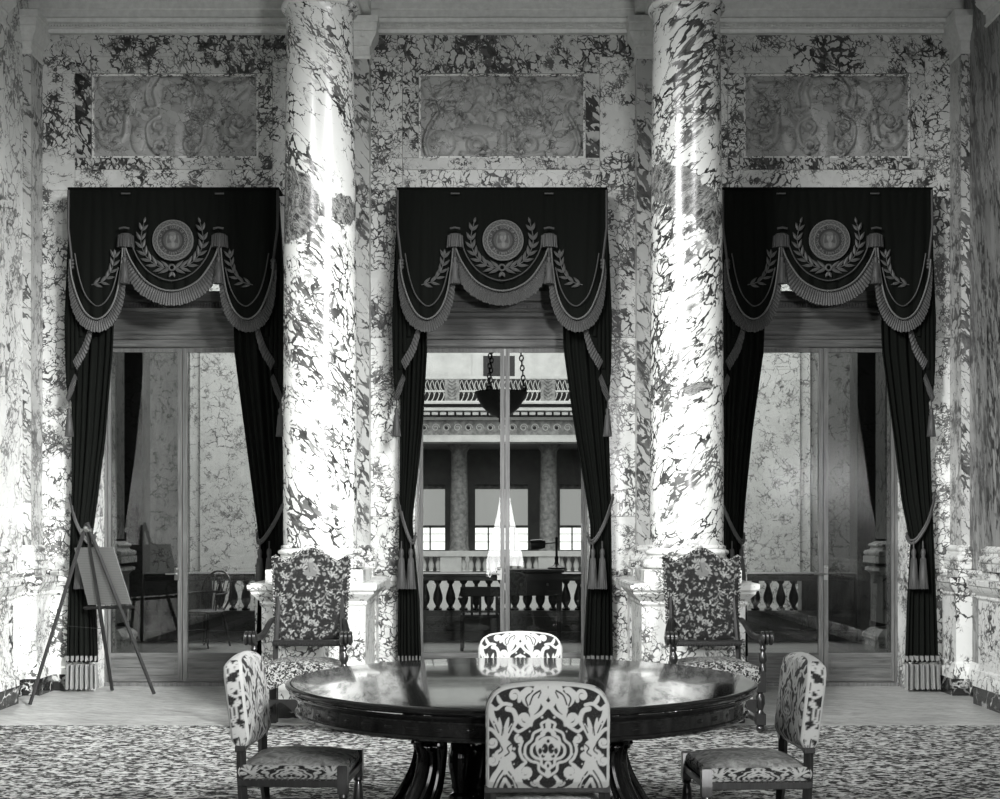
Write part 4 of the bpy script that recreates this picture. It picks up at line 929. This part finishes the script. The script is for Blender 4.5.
# ================================================================== THRONE ARMCHAIRS
def make_throne():
    root = empty('armchair'); hb = .30
    nu, nv = 130, 150; zb, zt = .64, 1.27; V = []; pr = []
    def top(u): a = abs(u); return zt+.075*(math.cos(min(1, a/.62)*PI)*.5+.5)-.02*math.exp(-((a-.68)/.12)**2)+.018*math.exp(-((a-.93)/.08)**2)
    for side, yy in ((0, -1), (1, 1)):
        for j in range(nv+1):
            s = j/nv
            for i in range(nu+1):
                u = -1+2*i/nu; z = zb+(top(u)-zb)*s; hw = hb*(.90+.10*s); e = max(0, 1-u**8)*max(0, 1-(2*s-1)**8)
                V.append((hw*u, yy*(.018+.025*e), z)); pr.append((u, (top(0)-z)/hb))
    q = MB(); f = []; n = (nu+1)*(nv+1)
    for side in (0, 1):
        for j in range(nv):
            for i in range(nu): a = side*n+j*(nu+1)+i; fc = (a, a+1, a+nu+2, a+nu+1); f.append(fc if side == 0 else fc[::-1])
    ring = [i for i in range(nu+1)]+[j*(nu+1)+nu for j in range(1, nv+1)]+[nv*(nu+1)+i for i in range(nu-1, -1, -1)]+[j*(nu+1) for j in range(nv-1, 0, -1)]
    for a, b in zip(ring, ring[1:]+ring[:1]): f.append((b, a, a+n, b+n))
    q.add(V, f); o = q.build('backrest', M['throne'], root, True, 60, fix=False); set_pat(o, T.sample([p[0] for p in pr], [p[1] for p in pr])); o.location = (0, .24, 0); o.rotation_euler = (math.radians(-6), 0, 0)
    o.location = (0, .24-.64*math.sin(math.radians(6))*0+.0, 0)
    # dense tufted edging round the back
    q = MB(); rg = random.Random(3)
    pts = [(-hb*.9, zb)]+[(-hb*(.9+.1*s), zb+(top(-1)-zb)*s) for s in np.linspace(0.03, 1, 22)]+[(hb*u, top(u)) for u in np.linspace(-1, 1, 34)]+[(hb*(.9+.1*s), zb+(top(1)-zb)*s) for s in np.linspace(1, .03, 22)]
    for (x, z) in pts: q.ball((x, -.005, z), .013+rg.random()*.006, .03, .013+rg.random()*.006, 6)
    e = q.build('tufted_edging', M['thseat'], root, True); e.location = (0, .24, 0); e.rotation_euler = (math.radians(-6), 0, 0)
    q = MB(); q.bbox(-.27, .27, .14, .20, .60, .645, .008)
    for k in range(26): q.ball((-.26+k*.0208, .14, .612), .009, .008, .012, 6)
    for s in (-1, 1): q.tube([(s*.255, .20, .012), (s*.255, .20, .3), (s*.255, .22, .62), (s*.245, .33, 1.0), (s*.245, .36, 1.2)], [.024, .024, .022, .016, .014], 6)
    q.build('back_frame', M['thronew'], root, True, 40)
    q = MB(); q.grid(lambda u, v: ((u*2-1)*(.27+.04*(1-v)), -.34+.52*v, .485+.045*(1-(u*2-1)**4)*(1-(v*2-1)**6)), 20, 20); q.sqloft([(.42, 0), (.45, .004), (.485, 0)], -.29, .29, -.34, .18); q.build('seat', M['thseat'], root, True, 60, fix=False)
    # seat valance: scalloped skirt of tapestry
    def sk(u): return .40-.05*abs(math.sin(u*PI*3))-.02
    q = MB()
    q.prism([(-.30, .45)]+[(-.30+.6*i/40, sk(i/40)) for i in range(41)]+[(.30, .45)], -.352, -.335); 
    for s in (-1, 1): q.prism([(-.34, .45)]+[(-.34+.5*i/40, sk(i/40)) for i in range(41)]+[(.16, .45)], s*.30-.008, s*.30+.008, axis='x')
    q.build('seat_skirt', M['thseat'], root)
    for s in (-1, 1):
        q = MB(); arm = smooth_path([(s*.275, .20, .80), (s*.29, .14, .775), (s*.32, .03, .70), (s*.345, -.12, .685), (s*.35, -.25, .705), (s*.35, -.33, .715)], 6)
        q.tube(arm, [.02+.012*i/len(arm) for i in range(len(arm))], 8)
        for t in np.linspace(0, 1, 3): pass
        for dx in (-.03, 0, .03): q.tube([(s*.35+dx, -.335+.045*(1-.8*t)*math.cos(t*10+1.2), .695+.045*(1-.8*t)*math.sin(t*10+1.2)) for t in np.linspace(0, 1, 20)], .016, 6)
        q.ball((s*.35, -.335, .695), .05, .022, .022, 10); q.build('armrest', M['thronew'], root, True, 40)
        q = MB(); q.lathe([(.02, .69), (.03, .66), (.02, .64), (.026, .62), (.016, .60), (.03, .57), (.034, .54), (.02, .51), (.028, .49), (.03, .45)], s*.33, -.31, 14); q.build('arm_post', M['thronew'], root, True, 40)
        q = MB(); q.bbox(s*.31-.035, s*.31+.035, -.345, -.275, .30, .46, .006); q.lathe([(.018, .30), (.034, .27), (.036, .22), (.02, .17), (.03, .15), (.034, .14)], s*.31, -.31, 14); q.bbox(s*.31-.035, s*.31+.035, -.345, -.275, .06, .15, .006); q.ball((s*.31, -.31, .036), .036, .036, .03, 12); q.build('leg', M['thronew'], root, True, 40)
        q = MB(); q.bbox(s*.265-.028, s*.265+.028, .14, .20, .01, .44, .006); q.build('leg', M['thronew'], root)
        q = MB(); q.bbox(s*.29-.02, s*.29+.02, -.30, .16, .08, .12, .005); q.build('stretcher', M['thronew'], root)
    q = MB(); q.prism([(-.28, .25)]+[(-.28+.56*i/30, .19-.04*math.cos(i/30*2*PI*2)) for i in range(31)]+[(.28, .25)], -.33, -.30); q.build('stretcher', M['thronew'], root)
    return root
th = make_throne()
for i, (x, rz, lab) in enumerate(((-1.452, 0.0, 'high-backed tapestry armchair in front of the left marble column'), (1.565, .035, 'high-backed tapestry armchair in front of the right marble column'))):
    o = th if i == 0 else copy_tree(th)
    o.location = (x, 10.34, .015); o.scale = (.985, .985, .985); o.rotation_euler = (0, 0, rz); tag(o, lab, 'armchair', 'tapestry armchairs against the columns')

# ================================================================== EASEL
root = empty('easel', (-3.65, 12.2, 0)); tag(root, 'dark wooden tripod easel beside the left window drape', 'easel')
A = Vector((-3.655, 12.22, 1.475)); FL = Vector((-3.95, 11.68, 0)); FM = Vector((-3.54, 12.69, 0)); FR = Vector((-3.09, 12.42, 0)); RO = root.location
for a, b, r in ((A, FL, .018), (A+Vector((.02, .03, 0)), FM, .019), (A+Vector((.04, 0, .02)), FR, .019)):
    q = MB(); q.tube([a-RO+(a-b).normalized()*.05, b-RO+Vector((0, 0, .012))], [r, r*.85], 4); q.build('leg', M['easelw'], root)
Eu = (FR-FM).normalized(); 
def onplane(t, s, off=0):     # t down the easel face 0..1, s across
    a = A.lerp(FM, t).lerp(A.lerp(FR, t), .5); nrm = (FM-A).cross(FR-A).normalized(); nrm = nrm if nrm.y > 0 else -nrm
    return a+Eu*s+nrm*off-RO
nrm = (FM-A).cross(FR-A).normalized(); nrm = nrm if nrm.y > 0 else -nrm
def cardp(x, y, dY):            # point seen at pixel x,y lying on the easel's face plane
    d = Vector(((x-VX)/F, 1, (VY-y)/F)); P0 = A+nrm*(.030+dY); k = (P0-Vector((0, 0, H))).dot(nrm)/d.dot(nrm); return Vector((0, 0, H))+d*k
# ledge, pegs, hinge
q = MB(); a = cardp(84, 608, 0)-RO; b = cardp(134, 607, 0)-RO; q.tube([a, b], .014, 4); q.build('ledge', M['easelw'], root)
q = MB(); q.tube([A-RO+Vector((-.03, 0, .0)), A-RO+Vector((.07, .0, .0))], .016, 8); q.ball(A-RO+Vector((.02, -.02, .02)), .02); q.build('hinge', M['brass'], root, True)
q = MB(); q.tube([A.lerp(FL, .55)-RO, A.lerp(FM, .6)-RO], .003, 6); q.build('chain', M['darkm'], root)
# card standing on the ledge: a thing of its own
cc = [cardp(74, 548, 0), cardp(113, 547, 0), cardp(131, 604, 0), cardp(88, 605, 0)]
q = MB(); q.add([c_ for c_ in cc]+[c_+nrm*.008 for c_ in cc], [(0, 1, 2, 3), (7, 6, 5, 4), (0, 4, 5, 1), (1, 5, 6, 2), (2, 6, 7, 3), (3, 7, 4, 0)])
tag(q.build('display_board', M['board']), 'grey rectangular card resting tilted on the easel ledge', 'board')

# ================================================================== GALLERY AND ATRIUM BEYOND THE DOORS
GY = 18.45
struct(MB().box(-7.5, 7.5, YW+.7, GY+.3, -.1, 0).build('floor_gallery', M['galfloor']))
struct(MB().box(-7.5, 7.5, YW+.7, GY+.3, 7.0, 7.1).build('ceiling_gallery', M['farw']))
struct(MB().box(-7.9, -7.5, YW+.7, GY+.3, -.1, 7).build('wall_gallery_left', M['gal'])); struct(MB().box(7.5, 7.9, YW+.7, GY+.3, -.1, 7).build('wall_gallery_right', M['gal']))
# gallery side of the window wall returns
# near balustrade
root = empty('gallery_balustrade', (0, GY, 0)); tag(root, 'shadowed marble balustrade of the gallery beyond the glazed doors', 'balustrade')
q = MB(); q.prism([(-.13, .79), (-.15, .80), (-.15, .84), (-.17, .85), (-.17, .885), (-.14, .90), (.14, .90), (.17, .885), (.17, .85), (.13, .79)], -7.4, 7.4, axis='x'); q.build('handrail', M['bal'], root)
q = MB(); q.box(-7.4, 7.4, -.12, .12, .10, .38).box(-7.4, 7.4, -.16, .16, 0, .12).box(-7.4, 7.4, -.14, .14, .355, .395)
for k in range(12):
    x = -7.2+k*1.25; q.box(x, x+1.05, -.135, -.12, .16, .32)
q.build('plinth', M['gal'], root)
for (x0, x1) in ((-7.4, -3.80), (3.98, 7.4), (-2.6, -1.25), (1.3, 2.8)):
    MB().box(x0, x1, -.11, .11, .39, .80).build('solid_panel', M['gal'], root)
balm = None; prof = [(.055, .395), (.055, .42), (.03, .44), (.028, .455), (.055, .50), (.066, .55), (.06, .60), (.042, .66), (.026, .71), (.024, .74), (.04, .755), (.05, .77), (.05, .80)]
k0 = 0
for (x0, x1) in ((-3.80, -2.6), (-1.25, 1.3), (2.8, 3.98)):
    n = int((x1-x0)/.162)
    for k in range(n):
        x = x0+(k+.5)*(x1-x0)/n
        if balm is None: balm = MB().lathe(prof, 0, 0, 14).build('baluster', M['bal'], root, True, 40); o = balm
        else: o = balm.copy(); COL.objects.link(o)
        o.location = (x, 0, 0)
# gallery pilasters with pedestals seen through the side doors
for s, n in ((-1, 20), (1, 21)):
    x = s*4.98; q = MB(); q.box(x-.17, x+.17, 17.35, 17.8, 1.35, 6.9, 0); q.sqloft(base_profile(1.05, 1.32, .12), x-.18, x+.18, 17.3, 17.8, 1)
    q.box(x-.22, x+.22, 17.28, 17.85, .3, .92, 0); q.sqloft([(.9, 0), (.94, .03), (.95, .06), (.985, .06), (1.0, .03)], x-.22, x+.22, 17.28, 17.85, 1)
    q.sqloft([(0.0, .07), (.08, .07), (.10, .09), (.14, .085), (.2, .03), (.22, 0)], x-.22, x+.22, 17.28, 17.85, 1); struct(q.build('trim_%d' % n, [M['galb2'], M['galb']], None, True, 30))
    q = MB().box(s*4.86-.18, s*4.86+.18, 18.2, 18.6, 0, 6.95)
    struct(q.build('trim_%d' % (n+2), M['gal']))
# lit piers of the atrium side
for s, n in ((-1, 'left'), (1, 'right')):
    ky = 26/F; q = MB(); e = [s*u*ky for u in (238, 300, 311, 322)]
    xa, xb = sorted((e[0], e[1]))
    for r in range(16):
        z0 = -3+r*.62; q.box(xa, xb, 26, 26.4, z0+.003, z0+.617)
    xa2, xb2 = sorted((e[1], e[2])); q.box(xa2, xb2, 26.06, 26.4, -3, 9)
    q.box(xa+.002, xb-.002, 26.01, 26.4, -3, 9); struct(q.build('wall_atrium_'+n, M['galb']))
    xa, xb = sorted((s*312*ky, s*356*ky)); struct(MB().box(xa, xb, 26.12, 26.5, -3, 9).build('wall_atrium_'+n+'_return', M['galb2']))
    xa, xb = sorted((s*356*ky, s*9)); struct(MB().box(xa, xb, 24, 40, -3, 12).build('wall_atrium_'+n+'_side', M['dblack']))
struct(MB().box(-3.4, 3.4, 18.3, 18.75, 4.02, 6.98).build('trim_26', M['gal']))
# far facade
FY = 34.0; KF = FY/F
def fx(p): return (p-VX)*KF
def fz(p): return H+(VY-p)*KF
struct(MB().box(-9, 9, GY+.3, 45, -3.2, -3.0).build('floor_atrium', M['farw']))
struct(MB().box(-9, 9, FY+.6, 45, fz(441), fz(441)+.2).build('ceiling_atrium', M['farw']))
q = MB(); q.box(-6.1, 6.1, FY+.4, FY+.9, fz(378), 12, 0)
q.box(fx(472), fx(483), FY+.35, FY+.4, fz(377), fz(352), 0).box(fx(515), fx(523), FY+.35, FY+.4, fz(377), fz(352), 0)
struct(q.build('wall_far', M['far'])); struct(MB().box(fx(483), fx(515), FY+.36, FY+.41, fz(378), fz(354)).build('window_1', M['dblack']))
q = MB()
q.box(-6.1, 6.1, FY-.05, FY+.8, fz(442), fz(439.5), 0).box(-6.1, 6.1, FY-.0, FY+.8, fz(439.5), fz(435), 0)
q.box(-6.1, 6.1, FY+.05, FY+.8, fz(435), fz(420), 1)
q.box(-6.1, 6.1, FY-.02, FY+.8, fz(420), fz(417), 0)
for k in range(62): x = -6.0+k*.2*1.25*.79; q.box(x, x+.22*.8-.03, FY-.25, FY, fz(415.5), fz(412.5), 0)
q.box(-6.1, 6.1, FY-.05, FY+.8, fz(417), fz(412), 2)
q.box(-6.1, 6.1, FY-.3, FY+.8, fz(411.5), fz(408.5), 0).box(-6.1, 6.1, FY-.22, FY+.8, fz(408.5), fz(405), 2).box(-6.1, 6.1, FY-.35, FY+.8, fz(405), fz(403), 0)
for k in range(45):                                       # scrolls and rosettes of the frieze
    x = -5.9+k*.27; q.tube([(x+.10*(1-.7*t)*math.cos(t*9), FY+.045, fz(427.5)+.10*(1-.7*t)*math.sin(t*9)) for t in np.linspace(0, 1, 14)], .014, 5, 0)
    if k % 2: q.ball((x, FY+.05, fz(427.5)), .05, .03, .05, 8, 2)
struct(q.build('trim_30', [M['far'], M['fard'], M['dblack']]), 'carved entablature across the atrium', 'cornice')
root = empty('grille_railing', (0, FY, fz(403))); tag(root, 'ornate pierced railing on the upper gallery across the atrium', 'railing')
q = MB(); q.box(-6, 6, -.05, .05, 0, .05).box(-6, 6, -.05, .05, fz(379)-fz(403)-.0, fz(376.5)-fz(403)); q.box(-6, 6, -.02, .02, .27, .31); q.build('rails', M['far'], root)
q = MB(); hh = fz(379)-fz(403)
for k in range(100):
    x = -6+k*.12
    q.tube([(x+.06*math.sin(t*2*PI)+.05*t, 0, .05+(hh-.05)*t) for t in np.linspace(0, 1, 9)], .011, 5); q.tube([(x+.02, 0, .05), (x+.10, 0, .27)], .010, 5); q.tube([(x+.10, 0, .31), (x+.02, 0, hh)], .010, 5)
q.build('scrollwork', M['far'], root)
for px in (452, 548):
    q = MB(); x = fx(px)
    q.box(x-.18, x+.18, -.04, .04, .05, hh)
    for t in range(6): z = .08+t*.085; q.tube([(x-.1, -.05, z+.07), (x, -.05, z), (x+.1, -.05, z+.07)], .016, 5)
    q.build('anthemion_panel', M['fard'], root)
MB().box(-6, 6, .25, .3, 0, hh).build('backing', M['dblack'], root)
# far columns, windows, balustrade
CYF = 35.0; KC = CYF/F
protoc = None
for i, px in enumerate((359, 459, 549, 649)):
    if protoc is None:
        protoc = empty('distant_column'); q = MB(); q.lathe([(.26, .85), (.25, .95), (.235, 1.0), (.225, 2.2), (.20, 3.4)], 0, 0, 20); q.build('shaft', M['fard'], protoc, True)
        q = MB(); q.lathe([(.2, 3.38), (.22, 3.42), (.3, 3.55), (.3, 3.62)], 0, 0, 20); q.build('capital', M['fard'], protoc, True); q = MB(); q.bbox(-.32, .32, -.32, .32, -3, .86, .01); q.build('pedestal', M['far'], protoc); o = protoc
    else: o = copy_tree(protoc)
    o.location = ((px-VX)*KC, CYF+.2, 0); tag(o, ('grey stone column across the atrium, hidden behind the left column edge', 'grey stone column across the atrium, left of the door mullion', 'grey stone column across the atrium, right of the door mullion', 'grey stone column across the atrium, far right')[i], 'column', 'columns across the atrium')
WY = 38.0; KW = WY/F
def wz(p): return H+(VY-p)*KW
q = MB(); xs = [(384, 445), (475, 528), (560, 610)]; cur = -9
for a, b in xs:
    q.box(cur, (a-VX)*KW, WY, WY+.4, -3, 5); cur = (b-VX)*KW; q.box((a-VX)*KW, (b-VX)*KW, WY, WY+.4, wz(484.5), 5); q.box((a-VX)*KW, (b-VX)*KW, WY, WY+.4, -3, wz(550))
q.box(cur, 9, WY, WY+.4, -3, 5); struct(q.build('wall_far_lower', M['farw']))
for n, (a, b) in enumerate(xs):
    X0, X1 = (a-VX)*KW, (b-VX)*KW; root = empty('window_%d' % (n+2), ((X0+X1)/2, WY+.2, wz(550))); struct(root)
    z0, z1, zm = 0, wz(484.5)-wz(550), wz(526)-wz(550); hw = (X1-X0)/2
    MB().box(-hw, hw, .1, .12, z0, zm).build('pane', M['sky'], root); MB().box(-hw, hw, .08, .12, zm, z1).build('blind', M['skyd'], root)
    q = MB(); q.box(-hw, hw, .03, .08, zm-.05, zm+.02).box(-hw, hw, .03, .08, z1-.12, z1)
    for k in range(1, 4): q.box(-hw+2*hw*k/4-.02, -hw+2*hw*k/4+.02, .03, .07, 0, zm)
    for k in range(1, 3): q.box(-hw, hw, .04, .06, zm*k/3-.008, zm*k/3+.008)
    q.build('window_frame', M['fard'], root)
root = empty('atrium_balustrade', (0, FY, 0)); tag(root, 'pale stone balustrade across the atrium below the bright windows', 'balustrade')
zt = fz(551); q = MB(); q.box(-6, 6, -.15, .15, zt-.13, zt).box(-6, 6, -.1, .1, -3, fz(572)); 
for px in (360, 451, 549, 640): q.box(fx(px)-.26, fx(px)+.26, -.13, .13, fz(573), zt-.1)
q.build('rail_and_piers', M['far'], root)
bp = None
for (a, b) in ((369, 442), (460, 540), (558, 631)):
    n = int((b-a)/7)
    for k in range(n):
        if bp is None: bp = MB().lathe([(.06, fz(571)), (.045, fz(570)), (.075, fz(566)), (.07, fz(564)), (.035, fz(559)), (.05, fz(557)), (.07, fz(556))], 0, 0, 8).build('baluster', M['far'], root, True); o = bp
        else: o = bp.copy(); COL.objects.link(o)
        o.location = (fx(a+(k+.5)*(b-a)/n), 0, 0)
# pendant bowl lamp in the gallery
PY = 16.0; KP = PY/F; px_, pz = (501-VX)*KP, H+(VY-393)*KP
root = empty('pendant_lamp', (px_, PY, pz)); tag(root, 'dark bronze bowl pendant lamp hanging beyond the middle door', 'lamp')
q = MB(); q.lathe([(.01, -.30), (.04, -.285), (.12, -.25), (.21, -.17), (.27, -.07), (.295, -.02), (.31, 0), (.30, .015), (.285, 0), (.20, -.15), (.02, -.26)], 0, 0, 40); q.ball((0, 0, -.315), .03); q.build('bowl', M['darkm'], root, True)
for k in range(3):
    a = PI/2+.5+k*2*PI/3; q = MB(); L = 28
    for i in range(L):
        t = i/L; r = .27*(1-t)+.13*t; p = Vector((r*math.cos(a), r*math.sin(a), .0+t*1.6)); q.tube([p+Vector((.022*math.cos(b) if i % 2 else 0, 0 if i % 2 else .022*math.cos(b), .036*math.sin(b))) for b in np.linspace(0, 2*PI, 9)[:-1]], .008, 5, closed=True)
    q.ball((.26*math.cos(a), .26*math.sin(a), .03), .04); q.build('chain', M['darkm'], root)
q = MB(); q.lathe([(.14, 1.6), (.16, 1.63), (.03, 1.7), (.015, 1.8), (.015, 3.95)], 0, 0, 16); q.build('hanging_rod', M['darkm'], root, True)
# windsor chair on the gallery
def windsor(loc, rz):
    root = empty('windsor_chair', loc, rz); q = MB(); q.lathe([(.19, .42), (.225, .43), (.23, .45), (.2, .465)], 0, 0, 24); q.build('seat', M['dblack'], root, True)
    for sx in (-1, 1):
        for sy in (-1, 1): q = MB(); q.tube([(sx*.14, sy*.14, .43), (sx*.18, sy*.18, .22), (sx*.21, sy*.21, .0)], [.015, .02, .013], 8); q.build('leg', M['dblack'], root, True)
    q = MB(); q.tube(smooth_path([(-.2, .1, .46), (-.24, .17, .62), (-.2, .22, .82), (-.1, .25, .92), (0, .26, .94), (.1, .25, .92), (.2, .22, .82), (.24, .17, .62), (.2, .1, .46)], 5), .013, 8); q.build('hoop', M['chairw'], root, True)
    q = MB()
    for k in range(7): t = (k-3)/3; q.tube([(t*.13, .14, .46), (t*.18, .22+.03*(1-abs(t)), .92-.10*t*t)], .007, 6)
    q.build('spindles', M['dblack'], root, True)
    q = MB(); q.tube(smooth_path([(-.26, -.12, .66), (-.27, .05, .67), (-.15, .2, .68), (0, .23, .68), (.15, .2, .68), (.27, .05, .67), (.26, -.12, .66)], 5), .014, 8); q.tube([(-.22, -.08, .46), (-.26, -.1, .66)], .01); q.tube([(.22, -.08, .46), (.26, -.1, .66)], .01); q.build('arm_rail', M['dblack'], root, True)
    q = MB(); q.tube([(-.17, -.17, .2), (-.17, .17, .2)], .01); q.tube([(.17, -.17, .2), (.17, .17, .2)], .01); q.tube([(-.17, 0, .2), (.17, 0, .2)], .01); q.build('stretcher', M['dblack'], root, True)
    return root
tag(windsor((-3.68, 17.4, 0), -.5), 'hoop-backed wooden chair on the gallery behind the left door', 'chair')
# desk with lamp beyond the middle door
root = empty('desk', (.42, 17.2, 0)); tag(root, 'tall dark writing desk beyond the middle door', 'desk')
MB().bbox(-.36, .36, -.25, .25, .94, .98, .01).build('desktop', M['dblack'], root); MB().bbox(-.34, .34, -.23, .23, .66, .94, .01).build('drawer_case', M['dblack'], root)
for sx in (-1, 1):
    for sy in (-1, 1): MB().sqloft([(0, -.012), (.66, 0)], sx*.31-.025, sx*.31+.025, sy*.2-.025, sy*.2+.025).build('leg', M['dblack'], root)
for k in range(2): h_ = MB().ball((-.16+.32*k, -.25, .80), .02, n=10).build('drawer_knob', M['brass'], root, True)
root = empty('desk_lamp', (.74, 17.2, .98)); root.location = (.70, 17.2, .98); tag(root, 'black desk lamp with side shade standing on the gallery desk', 'lamp')
q = MB(); q.lathe([(.11, 0), (.11, .02), (.06, .035), (.03, .06), (.02, .1)], 0, 0, 20); q.build('base', M['darkm'], root, True); q = MB(); q.lathe([(.018, .08), (.026, .14), (.015, .16), (.014, .36), (.02, .38), (.01, .40)], 0, 0, 12); q.build('stem', M['darkm'], root, True)
q = MB(); q.tube([(0, 0, .33), (-.18, 0, .31)], .008); q.build('arm', M['darkm'], root, True); q = MB(); q.tube([(-.14, 0, .31), (-.2, 0, .31), (-.32, 0, .30)], [.05, .065, .065], 14); q.build('shade', M['darkm'], root, True)
# reading chair left of the mullion, beyond the door
root = empty('wooden_armchair', (-.24, 17.0, 0), PI); tag(root, 'low dark wooden armchair seen dimly left of the middle mullion', 'chair')
MB().bbox(-.24, .24, -.22, .22, .40, .44, .01).build('seat', M['dblack'], root); 
q = MB(); q.bbox(-.24, .24, .20, .23, .66, .78, .01); 
for k in range(5): q.bbox(-.2+k*.1-.015, -.2+k*.1+.015, .205, .225, .44, .67, .004)
q.build('backrest', M['dblack'], root)
for sx in (-1, 1):
    for sy in (-1, 1): MB().bbox(sx*.22-.02, sx*.22+.02, sy*.2-.02, sy*.2+.02, 0, .42 if sy > 0 else .62, .004).build('leg', M['dblack'], root)
    MB().bbox(sx*.24-.03, sx*.24+.03, -.24, .22, .62, .645, .006).build('armrest', M['dblack'], root)
# curtained windows on the wall behind the camera (seen only as reflections)
for i, x in enumerate((-3.0, .1, 3.2)):
    root = empty('window_%d' % (6+i), (x, -2.15, .2)); struct(root)
    q = MB(); q.box(-.45, -.4, -.02, .04, 0, 1.95).box(.4, .45, -.02, .04, 0, 1.95).box(-.45, .45, -.02, .04, 1.9, 1.95); q.build('window_frame', M['doorwv'], root)
    for sg in (-1, 1): MB().prism([(sg*.42, 1.92), (sg*.10, 1.92), (sg*.17, 1.5), (sg*.30, .95), (sg*.38, .6), (sg*.36, .0), (sg*.42, 0)], .14, .17).build('curtain', M['dblack'], root)
